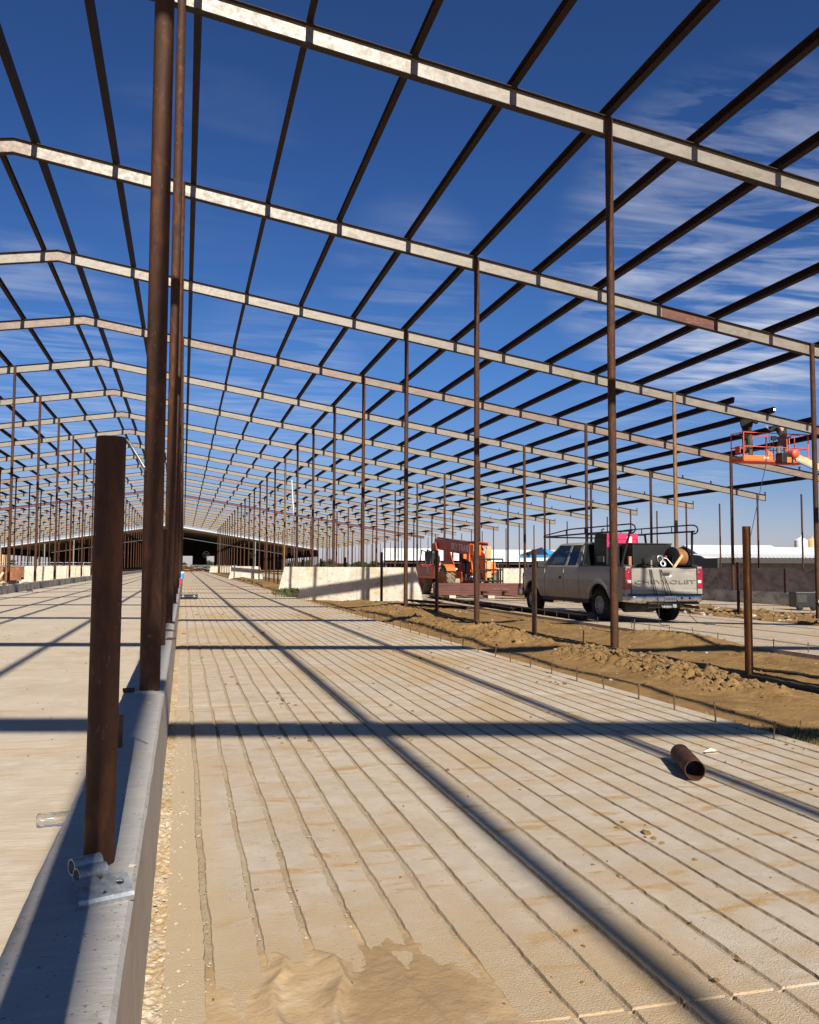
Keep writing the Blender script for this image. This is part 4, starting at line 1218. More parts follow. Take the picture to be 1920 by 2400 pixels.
for s in (-1, 1):
    side = body_side(s, .08, 2.20, 'bed_side')
    lt = MB()   # tail lamp
    lo = body_side(s, 2.215, 3.02, 'rear_door')
    ld = body_side(s, 3.035, 4.12, 'front_door')
    MB().bbox((s*.985 - .012, 3.10, .985), (s*.985 + .022, 3.26, 1.055), .01).build('handle', M['trim'], ld)
    body_side(s, 4.135, 5.72, 'front_fender')
    # wheel housings
    for a in (RA, FA):
        n = 16; vs = []
        for k in range(n + 1):
            t_ = math.pi*k/n
            vs += [(s*.97, a + .505*math.cos(t_), .40 + .505*math.sin(t_)), (s*.55, a + .505*math.cos(t_), .40 + .505*math.sin(t_))]
        MB().add(vs, [(2*k, 2*k+1, 2*k+3, 2*k+2) for k in range(n)], True).add([(s*.56, a - .5, .3), (s*.56, a + .5, .3), (s*.56, a + .5, .95), (s*.56, a - .5, .95)], [(0,1,2,3)]).build('wheel_housing', M['trim'], TRUCK)
    MB().box((s*.90 - .02, 1.8, .40), (s*.90 + .02, 4.4, .505)).build('rocker', M['trim'], TRUCK)
    # bed inner wall and rail cap
    MB().box((s*.80 - .02, .16, .72), (s*.80 + .02, 2.18, 1.30)).build('bed_liner_side', M['trim'], TRUCK)
    MB().bbox((min(s*.79, s*.975), .10, 1.312), (max(s*.79, s*.975), 2.2, 1.335), .008).build('rail_cap', M['trim'], TRUCK)
    # mirror
    mr = MB().bbox((s*1.14 - .10, 3.98, 1.26), (s*1.14 + .10, 4.10, 1.46), .03).build('side_mirror', M['trim'], TRUCK)
    MB().tube([(s*.93, 4.05, 1.33), (s*1.08, 4.04, 1.34)], .025, 8).build('mirror_arm', M['trim'], mr)
    # tail lamps
    x0, x1 = (.845, .992) if s > 0 else (-.992, -.845)
    tl = MB().bbox((x0, -.005, .80), (x1, .16, 1.26), .022).build('tail_light', M['red_lens'], TRUCK)
    xm0, xm1 = (x0 + .012, x0 + .10) if s > 0 else (x1 - .10, x1 - .012)
    MB().bbox((xm0, -.011, .93), (xm1, .0, 1.00), .008).build('reverse_lens', M['clear_lens'], tl)
    MB().lathe([(0, -.012), (.032, -.012), (.04, .0)], Matrix.Translation(((xm0+xm1)/2, .0, 1.16)) @ Matrix.Rotation(math.pi/2, 4, 'X') @ Matrix.Scale(-1, 4, (0,0,1)), 16).build('round_lens', M['clear_lens'] if False else M['red_lens'], tl)
    MB().box((s*.845 - .008 if s > 0 else -.853, -.002, .66), (s*.845 + .008 if s > 0 else -.837, .10, 1.30)).build('tailgate_gap', M['trim'], TRUCK)
    MB().bbox((min(s*.85, s*.975), .005, 1.262), (max(s*.85, s*.975), .12, 1.31), .01).build('corner_cap', M['truck'], TRUCK)
    MB().bbox((min(s*.85, s*.98), .0, .60), (max(s*.85, s*.98), .13, .797), .015).build('lower_corner', M['truck'], TRUCK)
    # headlight and front corner
    MB().bbox((s*.72 - .16, 5.62, .90), (s*.72 + .16, 5.745, 1.06), .02).build('headlight', M['clear_lens'], TRUCK)
# tailgate with dents and embossed lettering
def gate():
    t = MB(); nx, nz = 60, 26; vs = []
    for k in range(nz + 1):
        for i in range(nx + 1):
            x = -.832 + 1.664*i/nx; z = .655 + .625*k/nz
            y = .012 + .014*noise.noise(Vector((x*2.2, z*2.6, 3))) + .030*math.exp(-(((x - .55)/.14)**2 + ((z - 1.20)/.07)**2)) + .018*math.exp(-(((x + .70)/.16)**2 + ((z - .90)/.16)**2))
            y += .012*math.exp(-((z - .78)/.010)**2)      # crease line
            if z < .775: y -= .012
            hx, hz = (x - .06)/.125, (z - 1.135)/.052
            e = 1 - (abs(hx)**4 + abs(hz)**4)
            if e > 0: y += .03*min(1, e*3)
            top = max(0, (z - 1.25)/.03); y += .012*top
            vs.append((x, y, z - .012*math.exp(-((x - .5)/.18)**2)*(k/nz)**4))
    n = nx + 1
    fs = [(k*n+i, k*n+i+1, (k+1)*n+i+1, (k+1)*n+i) for k in range(nz) for i in range(nx)]
    t.add(vs, fs, True)
    b = [(x, y + .06, z) for (x, y, z) in vs[-n:]]
    t.add(vs[-n:] + b, [(i, i+1, n+i+1, n+i) for i in range(nx)])
    g = t.build('tailgate', M['truck'], TRUCK); tag(g, 'dented sunlit tailgate')
    MB().bbox((-.03, .022, 1.105), (.15, .040, 1.165), .008).build('handle', M['trim'], g)
    for nm, off, m, yy, ex in (('lettering', .0022, M['letter_edge'], -.0035, .002), ('lettering', -.0030, M['truck'], -.0075, .002)):
        cu = bpy.data.curves.new('lettering', 'FONT'); cu.body = 'CHEVROLET'; cu.size = .128; cu.extrude = ex; cu.offset = off
        cu.align_x = 'CENTER'; cu.align_y = 'CENTER'; cu.space_character = 1.05; cu.resolution_u = 3
        o = bpy.data.objects.new('tmp', cu); COL.objects.link(o)
        dg = bpy.context.evaluated_depsgraph_get(); me = bpy.data.meshes.new_from_object(o.evaluated_get(dg))
        bpy.data.objects.remove(o)
        me.materials.clear(); me.materials.append(m)
        q = link(bpy.data.objects.new(nm, me), g)
        q.rotation_euler = (R(90), 0, 0); q.scale = (2.12, .95, 1); q.location = (.02, yy, .955)
    MB().box((-.838, .02, 1.262), (.838, .14, 1.288)).build('gate_cap', M['trim'], g)
gate()
MB().box((-.84, .14, .70), (.84, 2.2, .735)).build('bed_floor', M['trim'], TRUCK)
MB().box((-.82, 2.16, .72), (.82, 2.2, 1.31)).build('bulkhead', M['trim'], TRUCK)
# bumper
def bumper():
    pts, n = [], 24
    top, bot = .655, .475
    vs = []
    for k in range(n + 1):
        t_ = -1 + 2*k/n
        x = 1.0*math.copysign(abs(t_)**.92, t_)
        y = -.10 + .22*max(0, (abs(t_) - .86)/.14)**1.6
        dz = .035*max(0, (abs(t_) - .7)/.3)
        for (yy, zz) in ((.08, top), (.0, top), (-.012, top - .02), (-.018, (top+bot)/2 + .02), (-.006, bot + .03 + dz), (.03, bot + dz), (.09, bot + dz)):
            vs.append((x, y + yy, zz + .006*noise.noise(Vector((x*3, zz*9, 2)))))
    m_ = 7
    fs = [(k*m_+i, k*m_+i+1, (k+1)*m_+i+1, (k+1)*m_+i) for k in range(n) for i in range(m_-1)]
    b = MB().add(vs, fs, True).build('rear_bumper', M['chrome'], TRUCK)
    MB().bbox((-.93, -.105, .657), (.93, .06, .682), .008).build('step_pad', M['trim'], b)
    MB().bbox((-.52, -.135, .452), (.80, -.05, .487), .012).build('lower_valance', M['trim'], b)
    pl = MB().bbox((-.09, -.128, .515), (.20, -.118, .635), .004).build('license_plate', M['white'], b)
    for k in range(6):
        x = -.065 + .042*k
        MB().box((x, -.1302, .548), (x + .022, -.1288, .602)).build('plate_mark', M['cladding'], pl)
    for x in (.36, .56): MB().lathe([(0, 0), (.028, 0)], Matrix.Translation((x, -.1205, .585)) @ Matrix.Rotation(math.pi/2, 4, 'X'), 14).build('bumper_hole', M['trim'], b)
bumper()
hb = MB().box((-.06, -.12, .36), (.06, .5, .45)).box((-.45, -.02, .37), (.45, .06, .43)).build('hitch_receiver', M['rebar'], TRUCK)
MB().bbox((.08, -.2, .375), (.17, -.1, .455), .01).build('hitch_socket', M['galv'], hb)
for k in range(7): MB().tube([(-.16 + .035*k, -.11, .43 - .02*(k % 2)), (-.14 + .035*k, -.13, .37), (-.125 + .035*k, -.11, .42)], .010, 6).build('safety_chain', M['galv'], hb)
MB().box((-.55, .3, .42), (-.45, 5.5, .56)).box((.45, .3, .42), (.55, 5.5, .56)).build('frame_rails', M['black'], TRUCK)
MB().tube([(-.95, RA, .40), (.95, RA, .40)], .06, 10).lathe([(0, -.16), (.16, -.08), (.16, .08), (0, .16)], Matrix.Translation((0, RA, .40)), 14).build('rear_axle', M['black'], TRUCK)
MB().tube([(-.9, FA, .42), (.9, FA, .42)], .05, 10).build('front_axle', M['black'], TRUCK)
MB().lathe([(0, -.35), (.20, -.35), (.20, .35), (0, .35)], Matrix.Translation((-.42, .42, .45)) @ Matrix.Rotation(math.pi/2, 4, 'Y'), 18).build('spare_tank', M['black'], TRUCK)
MB().tube([(.62, .6, .42), (.75, .2, .38), (.86, -.02, .36)], .035, 10).build('exhaust', M['rebar'], TRUCK)
# hood, cab
vs, fs = [], []
ny_, nx_ = 14, 12
for j in range(ny_ + 1):
    y = 4.16 + 1.58*j/ny_
    for i in range(nx_ + 1):
        t_ = -1 + 2*i/nx_
        vs.append((t_*(half_w(y, 1.2) - .05), y, top_z(y) + .006 + .075*(1 - t_*t_)**.6))
n = nx_ + 1
MB().add(vs, [(j*n+i, j*n+i+1, (j+1)*n+i+1, (j+1)*n+i) for j in range(ny_) for i in range(nx_)], True).build('hood', M['truck'], TRUCK)
MB().bbox((-.9, 5.66, .62), (.9, 5.76, 1.12), .03).build('grille', M['trim'], TRUCK)
MB().bbox((-.95, 5.74, .46), (.95, 5.88, .68), .04).build('front_bumper', M['chrome'], TRUCK)
MB().box((-.88, 2.25, 1.24), (.88, 4.2, 1.298)).build('belt_deck', M['trim'], TRUCK)
ZR = 1.93
BELT = [(-.925, 2.27, 1.30), (.925, 2.27, 1.30), (.925, 4.42, 1.30), (-.925, 4.42, 1.30)]
ROOF = [(-.70, 2.40, ZR - .06), (.70, 2.40, ZR - .06), (.70, 3.72, ZR - .06), (-.70, 3.72, ZR - .06)]
MB().add([Vector(p)*1 for p in BELT + ROOF], [(0,1,5,4),(1,2,6,5),(2,3,7,6),(3,0,4,7)]).build('glasshouse', M['glass'], TRUCK)
rf = MB(); rn = []
for (xx, ya_, yb_, zz) in ((.715, 2.37, 3.78, ZR - .065), (.70, 2.40, 3.70, ZR - .03), (.64, 2.46, 3.58, ZR - .005), (.45, 2.6, 3.4, ZR + .01)):
    rn.append([(-xx, ya_, zz), (-xx*.5, ya_ - .01, zz + .004), (xx*.5, ya_ - .01, zz + .004), (xx, ya_, zz), (xx, yb_, zz), (xx*.5, yb_ + .03, zz + .006), (-xx*.5, yb_ + .03, zz + .006), (-xx, yb_, zz)])
vs = [p for r_ in rn for p in r_]
fs = [(a*8+k, a*8+(k+1) % 8, (a+1)*8+(k+1) % 8, (a+1)*8+k) for a in range(3) for k in range(8)] + [tuple(range(24, 32))]
rf.add(vs, fs, True).build('cab_roof', M['truck'], TRUCK)
def on_side(s, y, z, out=.008):
    """point on the side glass plane"""
    t_ = (z - 1.30)/(ZR - .06 - 1.30)
    return Vector((s*(.925 + (.70 - .925)*t_ + out), y, z))
def pillar(s, yb_, yt_, wb, wt, z0=1.298, z1=ZR - .055, out=.008, th=.03, name='pillar', m=None):
    a = [on_side(s, yb_, z0, out), on_side(s, yb_ + wb, z0, out), on_side(s, yt_ + wt, z1, out), on_side(s, yt_, z1, out)]
    b = [p - Vector((s*th, 0, 0)) for p in a]
    MB().add(a + b, [(0,1,2,3),(4,5,6,7),(0,1,5,4),(1,2,6,5),(2,3,7,6),(3,0,4,7)]).build(name, m or M['truck'], TRUCK)
for s in (-1, 1):
    pillar(s, 2.25, 2.37, .22, .14, name='rear_pillar')
    pillar(s, 2.95, 2.98, .10, .09, name='middle_pillar')
    pillar(s, 4.36, 3.68, .09, .08, name='front_pillar')
    pillar(s, 2.25, 2.25, 2.15, 2.1, 1.298, 1.335, .010, .03, 'belt_molding')
    # light glass seen through the front side window
    q = [on_side(s, 3.12, 1.37, .002), on_side(s, 3.98, 1.37, .002), on_side(s, 3.66, 1.68, .002), on_side(s, 3.14, 1.72, .002)]
    MB().add(q, [(0, 1, 2, 3)]).build('side_window', M['glass_light'], TRUCK)
MB().add([(-.60, 2.375, 1.36), (.60, 2.375, 1.36), (.52, 2.40, 1.80), (-.52, 2.40, 1.80)], [(0,1,2,3)]).build('rear_window', M['glass_light'], TRUCK)
MB().bbox((-.12, 2.33, 1.80), (.12, 2.40, 1.84), .008).build('cab_lamp', M['clear_lens'], TRUCK)
def wheel(x, y, s, rr=.385, w_=.25, parent=TRUCK, lug=True, rimr=.215, m='rubber', rimm='rim'):
    Mx = Matrix.Translation((x, y, rr)) @ Matrix.Rotation(s*math.pi/2, 4, 'Y')
    t = MB(); h = w_/2
    t.lathe([(rimr, -h*.8), (rr*.86, -h), (rr*.965, -h*.82), (rr, -h*.55), (rr, h*.55), (rr*.965, h*.82), (rr*.86, h), (rimr, h*.8), (rimr - .01, h*.3)], Mx, 40)
    # tread blocks
    for k in range(36):
        a = 2*math.pi*k/36
        for q in (-1, 1):
            Bx = Mx @ Matrix.Rotation(a + q*.04, 4, 'Z') @ Matrix.Translation((rr, 0, q*h*.42)) @ Matrix.Rotation(q*.5, 4, 'X')
            t.box((-.012, -.018*rr/.385, -h*.4), (.012*rr/.385, .018*rr/.385, h*.4), Bx)
    T_ = t.build('wheel', M[m], parent)
    d = MB()
    d.lathe([(rimr, h*.8), (rimr - .012, h*.62), (rimr*.86, h*.45), (rimr*.80, h*.42), (rimr*.55, h*.75), (rimr*.50, h*.78), (rimr*.36, h*.80), (rimr*.34, h*1.0), (0, h*1.02)], Mx, 32)
    dd = d.build('rim', M[rimm], T_)
    hm = MB()
    for k in range(8):
        a = 2*math.pi*k/8
        hm.lathe([(0, 0), (rimr*.105, 0)], Mx @ Matrix.Rotation(a, 4, 'Z') @ Matrix.Translation((rimr*.68, 0, h*.625 + .004)) @ Matrix.Rotation(-.62, 4, 'Y') , 12)
    hm.build('rim_holes', M['trim'], dd)
    return T_
for s in (-1, 1):
    wheel(s*.86, RA, s); wheel(s*.86, FA, s)
# ladder rack
rk = MB()
for s in (-1, 1):
    x = s*.80
    r_ = .022
    MB().tube([(x, .02, 2.13), (x, 2.4, 2.14), (x*.98, 4.55, 2.13)], r_, 10).build('rack_lower_rail', M['black'], TRUCK)
    MB().tube([(x*.98, 4.55, 2.13), (x, 4.5, 2.17), (x, 3.2, 2.27), (x, 2.9, 2.285), (x, .16, 2.285), (x, .02, 2.275), (x, -.08, 2.24), (x, -.12, 2.18), (x, -.10, 2.12), (x, -.03, 2.08), (x, .05, 2.075)], .017, 10).build('rack_upper_rail', M['black'], TRUCK)
    for y in (.9, 2.2, 3.2): MB().tube([(x, y, 2.13), (x, y, 2.285)], .012, 8).build('rack_spacer', M['black'], TRUCK)
    for y, dy in ((.22, -.12), (2.05, .0)):
        MB().tube([(s*.92, y + .04, 1.33), (s*.89, y + .03, 1.5), (s*.80, y + dy, 2.13)], .028, 10).build('rack_leg', M['black'], TRUCK)
        MB().bbox((s*.90 - .07, y - .05, 1.335), (s*.90 + .07, y + .13, 1.355), .006).build('rack_foot', M['black'], TRUCK)
MB().tube([(-.79, 2.05, 2.12), (.79, 2.05, 2.12)], .022, 8).build('rack_crossbar', M['black'], TRUCK)
MB().tube([(-.785, 4.53, 2.125), (.785, 4.53, 2.125)], .020, 8).build('rack_crossbar', M['black'], TRUCK)

def on_truck(name, lab, cat):
    t = thing(name, lab, cat); t.matrix_world = TMX
    return t
def welder():
    t = on_truck('engine_welder', 'black engine welder with a magenta red top panel standing in the pickup bed', 'welder')
    MB().bbox((-.60, 1.50, 1.34), (.26, 2.10, 2.02), .02).build('housing', M['black'], t)
    MB().bbox((-.59, 1.50, 2.02), (.25, 2.09, 2.13), .02).build('lid', M['black'], t)
    MB().bbox((-.595, 1.478, 1.985), (.25, 1.499, 2.12), .006).build('red_panel', M['pink'], t)
    MB().bbox((-.595, 1.485, 1.78), (-.30, 1.499, 1.980), .004).build('red_panel', M['pink'], t)
    MB().bbox((-.29, 1.487, 1.88), (.22, 1.499, 1.980), .004).build('red_panel', M['pink'], t)
    MB().bbox((-.06, 1.474, 1.90), (.08, 1.483, 2.05), .003).build('label_plate', M['white'], t)
    MB().bbox((-.54, 1.474, 1.84), (-.42, 1.484, 1.90), .003).build('white_badge', M['white'], t)
    MB().bbox((-.612, 1.62, 1.42), (-.602, 1.96, 1.56), .003).build('side_plate', M['cladding'], t)
    MB().box((-.56, 1.6, .736), (.2, 2.0, 1.35)).build('skid', M['black'], t)
    MB().tube([(-.55, 1.8, 2.13), (-.55, 1.8, 2.22), (-.5, 1.8, 2.25)], .025, 8).build('exhaust', M['rebar'], t)
welder()
def toolbox():
    t = on_truck('tool_chest', 'large plain black tool chest standing across the rear right of the pickup bed', 'tool chest')
    MB().bbox((-.24, .92, .74), (.80, 1.42, 1.84), .012).build('chest_body', M['black'], t)
    MB().bbox((-.25, .90, 1.845), (.81, 1.44, 1.875), .008).build('lid', M['black'], t)
toolbox()
def pump():
    t = on_truck('small_engine', 'small dirty engine with a pale starter ring on the pickup bed behind the tailgate', 'engine')
    MB().bbox((-.05, .45, .74), (.35, .80, 1.30), .02).build('base', M['black'], t)
    MB().lathe([(0, -.2), (.13, -.2), (.15, -.12), (.15, .16), (.11, .2), (0, .2)], Matrix.Translation((.06, .60, 1.43)) @ Matrix.Rotation(R(70), 4, 'Y') @ Matrix.Rotation(.4, 4, 'X'), 20).build('cylinder', M['rubber'], t)
    MB().lathe([(.05, 0), (.085, -.01), (.10, .0), (.085, .012), (.05, 0)], Matrix.Translation((.17, .42, 1.49)) @ Matrix.Rotation(R(90), 4, 'X'), 20).build('starter_ring', M['chrome'], t)
    MB().lathe([(.04, 0), (.075, -.01), (.088, .0), (.075, .012), (.04, 0)], Matrix.Translation((.23, .40, 1.38)) @ Matrix.Rotation(R(75), 4, 'X'), 20).build('pulley', M['galv'], t)
    MB().tube([(.24, .45, 1.52), (.34, .42, 1.50), (.42, .40, 1.40), (.50, .38, 1.30)], .012, 8).build('hose', M['white'], t)
    MB().lathe([(0, -.03), (.03, -.02), (.03, .02), (0, .03)], Matrix.Translation((.33, .45, 1.54)), 10).build('cap', M['pink'], t)
    MB().bbox((-.12, .36, 1.28), (-.08, .40, 1.46), .005).build('lever', M['cladding'], t)
pump()
def reel():
    t = on_truck('hose_reel', 'reel wound with orange brown hose at the right rear corner of the pickup bed', 'hose reel')
    Mx = Matrix.Translation((.665, .50, 1.53)) @ Matrix.Rotation(R(90), 4, 'Y') @ Matrix.Rotation(R(-12), 4, 'X')
    h = MB()
    for k in range(9):
        for (rr) in (.20,):
            z = -.13 + .0325*k
            prof = [(rr - .0, z - .016), (rr + .014, z - .008), (rr + .018, z), (rr + .014, z + .008), (rr, z + .016)]
            h.lathe(prof, Mx, 28)
    h.build('hose_winding', M['hose'], t)
    for q in (-.155, .155):
        MB().lathe([(0, q - .006), (.245, q - .006), (.25, q), (.245, q + .006), (0, q + .006)], Mx, 30).build('flange', M['black'], t)
    MB().box((.48, .40, .74), (.50, .60, 1.53)).box((.83, .40, .74), (.85, .60, 1.53)).build('stand', M['black'], t)
reel()
o = MB().bbox((-.03, -.015, 0), (.03, .015, .42), .003).build('wood_stick', mat('raw_wood', (.55, .38, .18), .8)); o.matrix_world = TMX @ Matrix.Translation((.36, .22, 1.25)) @ Matrix.Rotation(R(38), 4, 'Y')
tag(o, 'pale wooden stick leaning in the pickup bed before the hose reel', 'stick')
o = MB().bbox((-.035, -.03, 0), (.035, .03, .24), .004).build('brick_block', mat('brown_block', (.35, .14, .07), .8)); o.matrix_world = TMX @ Matrix.Translation((-.80, .14, 1.30))
tag(o, 'brown block standing on the rear left corner of the pickup bed', 'block')
def coil():
    t = on_truck('cable_coil', 'coil of grey cable lying on the pickup bed by the tailgate', 'cable coil')
    for k in range(5):
        pts = [(-.55 + .16*math.cos(a/16*6.283), .42 + .13*math.sin(a/16*6.283), 1.20 + .032*k) for a in range(17)]
        MB().tube(pts, .017, 7, False).build('loop', M['rubber'], t)
    MB().box((-.75, .25, .74), (-.3, .6, 1.18)).build('crate', M['black'], t)
coil()
for k, (xa, xb, xg, m) in enumerate([(-.40, -.30, -.16, 'trim'), (-.36, -.24, -.42, 'rubber'), (-.14, -.02, -.02, 'rubber'), (-.10, .12, .72, 'trim')]):
    w_ = TMX
    zg = .005 if k in (1, 3) else .70
    pts = [(xa - .18, .45, 1.28), (xa - .06, .22, 1.34), (xa, .07, 1.31), (xa + .02, -.012, 1.22), ((xa + xb)/2, -.03, 1.0), (xb, -.05, .72), (xb + .02, -.16, .66)]
    if k in (1, 3): pts = pts[:-1] + [(xb + (xg - xb)*.2, -.165, .50), (xb + (xg - xb)*.45, -.25, .28), (xb + (xg - xb)*.75, -.34, .06), (xg, -.48, .012), (xg + .12, -.62, .012)]
    o = MB().tube([w_ @ Vector(p) for p in pts], .0095, 7).build('welding_lead', M[m])
    tag(o, ['first welding lead from the left hanging over the tailgate', 'second lead from the left, running down to the slab', 'third lead, looping over the tailgate onto the bumper', 'rightmost lead crossing the plate and reaching the slab'][k], 'cable')

# ------------------------------------------------------------------ telehandler (local: x across, -y is its front, towards the camera)
M['orange'] = mat('machine_orange', (.72, .17, .035), .5, 0, layers=(((.60, .13, .03), 2, .5, .75), ((.40, .16, .07), 6, .6, .78)), coat=.1)
M['orange_shaded'] = mat('machine_orange_shaded', (.48, .075, .03), .5, 0, layers=(((.38, .055, .025), 2, .5, .75),), coat=.1)  # same machine orange, darkened in colour to stand for the shaded side
def telehandler():
    t = thing('telehandler', 'orange telehandler with a lowered boom parked behind the red steel stack', 'telehandler', (12.75, 38.2, gz(12.5)), R(2))
    def tyre(x, y, s):
        rr = .70; w_ = .42
        Mx = Matrix.Translation((x, y, rr)) @ Matrix.Rotation(s*math.pi/2, 4, 'Y')
        h = w_/2
        mb = MB().lathe([(.36, -h*.8), (rr*.84, -h), (rr*.93, -h*.9), (rr*.95, -h*.5), (rr*.95, h*.5), (rr*.93, h*.9), (rr*.84, h), (.36, h*.8), (.34, 0)], Mx, 36)
        for k in range(20):
            a = 2*math.pi*k/20
            for q in (-1, 1):
                B_ = Mx @ Matrix.Rotation(a + q*.08, 4, 'Z') @ Matrix.Translation((rr*.955, 0, q*h*.48)) @ Matrix.Rotation(q*.75, 4, 'X')
                mb.box((-.03, -.035, -h*.58), (.045, .035, h*.58), B_)
        T_ = mb.build('wheel', mat('dusty_tan_tyre', (.14, .11, .075), .95, 0, layers=(((.26, .21, .14), 5, .45, .7),), bump=.4, bscale=30) if 'dt' not in M else M['dt'], t)
        M['dt'] = T_.data.materials[0]
        MB().lathe([(.36, h*.8), (.33, h*.5), (.30, h*.1), (.12, h*.1), (.12, h*.5), (0, h*.5)], Mx, 24).build('rim', M['orange_shaded'], T_)
    for s in (-1, 1):
        tyre(s*1.02, 0, s); tyre(s*1.02, 3.3, s)
        # fenders
        for y in (0, 3.3):
            n = 8; vs = []
            for k in range(n + 1):
                a = R(55 + 85*k/n)
                vs += [(s*.80, y + .86*math.cos(a), .70 + .80*math.sin(a)), (s*1.24, y + .86*math.cos(a), .70 + .80*math.sin(a))]
            q = [(p[0], p[1], p[2] - .03) for p in vs]
            MB().add(vs + q, [(2*k, 2*k+1, 2*k+3, 2*k+2) for k in range(n)] + [(2*n+2+2*k, 2*n+2+2*k+1, 2*n+2+2*k+3, 2*n+2+2*k+2) for k in range(n)] + [(2*k+1, 2*k+3, 2*n+2+2*k+3, 2*n+2+2*k+1) for k in range(n)] + [(0, 1, 2*n+3, 2*n+2), (2*n, 2*n+1, 4*n+3, 4*n+2)]).build('fender', M['orange'], t)
    MB().lathe([(.13, -.75), (.15, -.3), (.24, -.15), (.24, .15), (.15, .3), (.13, .75)], Matrix.Translation((0, 0, .70)) @ Matrix.Rotation(math.pi/2, 4, 'Y'), 16).build('front_axle', mat('dusty_axle', (.34, .28, .19), .95), t)
    MB().lathe([(.12, -.75), (.14, .75)], Matrix.Translation((0, 3.3, .70)) @ Matrix.Rotation(math.pi/2, 4, 'Y'), 16).build('rear_axle', M['rubber'], t)
    MB().bbox((-.42, -.35, .62), (.42, 4.3, 1.15), .04).build('chassis', M['orange_shaded'], t)
    # tall boom tower at the rear, where the boom pivots
    for s in (-1, 1):
        MB().prism([(2.4, 1.0), (4.3, 1.0), (4.35, 1.9), (4.1, 2.55), (3.7, 2.6), (3.3, 2.0)], 0, .05, Matrix.Translation((s*.34 - .02, 0, 0)) @ Matrix.Rotation(R(90), 4, 'Z') @ Matrix.Scale(-1, 4, (0, 1, 0))).build('tower_plate', M['orange_shaded'], t)
    # boom: from the rear pivot, high, down to the front
    def bx(y0, z0, y1, z1, hw, hh0, hh1, name, m, par=t):
        d = Vector((0, y1-y0, z1-z0)).normalized(); u_ = Vector((0, -d.z, d.y))
        if u_.z < 0: u_ = -u_
        a, b = Vector((0, y0, z0)), Vector((0, y1, z1)); X = Vector((hw, 0, 0))
        vs = [a - X - u_*hh0, a + X - u_*hh0, a + X + u_*hh0, a - X + u_*hh0, b - X - u_*hh1, b + X - u_*hh1, b + X + u_*hh1, b - X + u_*hh1]
        o = MB().add(vs, [(0,1,2,3),(7,6,5,4),(0,4,5,1),(1,5,6,2),(2,6,7,3),(3,7,4,0)]).build(name, m, par, bevel=.02); return o
    bm_ = bx(4.2, 2.56, -.85, 2.17, .235, .27, .29, 'boom', M['orange_shaded'])
    bx(-.80, 2.16, -1.25, 2.12, .19, .24, .24, 'boom_extension', M['orange'], bm_)
    bx(4.25, 2.86, -.8, 2.49, .10, .025, .025, 'hose_track', M['rafter_pink'], bm_)
    # lettering on the side towards the camera
    cu = bpy.data.curves.new('lettering', 'FONT'); cu.body = 'SKY TRAK'; cu.size = .46; cu.extrude = .004; cu.shear = .12; cu.align_x = 'CENTER'; cu.align_y = 'CENTER'; cu.offset = .004
    o = bpy.data.objects.new('tmp', cu); COL.objects.link(o)
    me = bpy.data.meshes.new_from_object(o.evaluated_get(bpy.context.evaluated_depsgraph_get())); bpy.data.objects.remove(o)
    me.materials.clear(); me.materials.append(M['white'])
    q = link(bpy.data.objects.new('lettering', me), bm_)
    ang = math.atan2(.39, 5.05)
    q.matrix_local = Matrix.Translation((-.243, .45, 2.27)) @ Matrix.Rotation(-math.pi/2, 4, 'Z') @ Matrix.Rotation(math.pi/2, 4, 'X') @ Matrix.Rotation(-ang, 4, 'Z') @ Matrix.Scale(1.15, 4, (1, 0, 0))
    # boom head: plates dropping to the carriage, frame and forks
    for s in (-1, 1):
        MB().prism([(-1.15, 2.15), (-1.75, 1.9), (-1.85, .75), (-1.65, .62), (-1.45, .9), (-1.05, 1.65)], 0, .05, Matrix.Translation((s*.18, 0, 0)) @ Matrix.Rotation(R(90), 4, 'Z') @ Matrix.Scale(-1, 4, (0, 1, 0))).build('head_plate', M['orange'], t)
    cg = MB()
    for z in (.75, 1.25, 1.72): cg.tube([(-.45, -1.95, z), (.95, -1.95, z)], .035, 8)
    for x in (-.45, .05, .5, .95): cg.tube([(x, -1.95, .55), (x, -1.95, 1.72)], .03, 8)
    cg.build('fork_frame', M['black'], t)
    for x in (-.2, .7):
        MB().box((x - .06, -2.0, .3), (x + .06, -1.95, 1.25)).box((x - .06, -3.0, .27), (x + .06, -1.95, .32)).build('fork', M['black'], t)
    MB().bbox((.22, -1.9, .9), (.42, -1.82, 2.3), .01).build('carriage_mast', mat('pale_decal_panel', (.60, .33, .15), .6), t)
    # hydraulic cylinder and lift arm at the left of the boom
    MB().tube([(-.32, -.45, 1.65), (-.30, -.55, 1.05)], .085, 12).build('hydraulic_cylinder', M['rubber'], t)
    MB().tube([(-.30, -.55, 1.05), (-.28, -.60, .78)], .04, 10).build('piston_rod', M['galv'], t)
    MB().prism([(-.50, 1.95), (-.16, 1.97), (.0, 1.6), (.08, 1.3), (.36, 1.0), (.36, .62), (.02, .60), (-.06, 1.0), (-.14, 1.55), (-.36, 1.72), (-.50, 1.75)], -.85, -.72).build('orange_bracket', M['orange'], t, bevel=.015)
    MB().lathe([(0, 0), (.065, 0), (.065, .02), (0, .02)], Matrix.Translation((-.12, -.86, .94)) @ Matrix.Rotation(math.pi/2, 4, 'X'), 16).build('work_light', M['white'], t)
    MB().bbox((-.26, -.84, .76), (.0, -.74, 1.04), .01).build('lamp_box', M['black'], t)
    MB().bbox((-.17, -.865, 1.62), (.02, -.853, 1.78), .004).build('warning_plate', M['white'], t)
    # cab with a black cage at the left
    cb = MB().bbox((.42, .75, 1.05), (1.18, 2.35, 1.55), .05).build('cab_base', M['orange_shaded'], t)
    MB().bbox((.46, .85, 1.55), (1.10, 2.28, 2.45), .05).build('cab_glass', M['glass'], t)
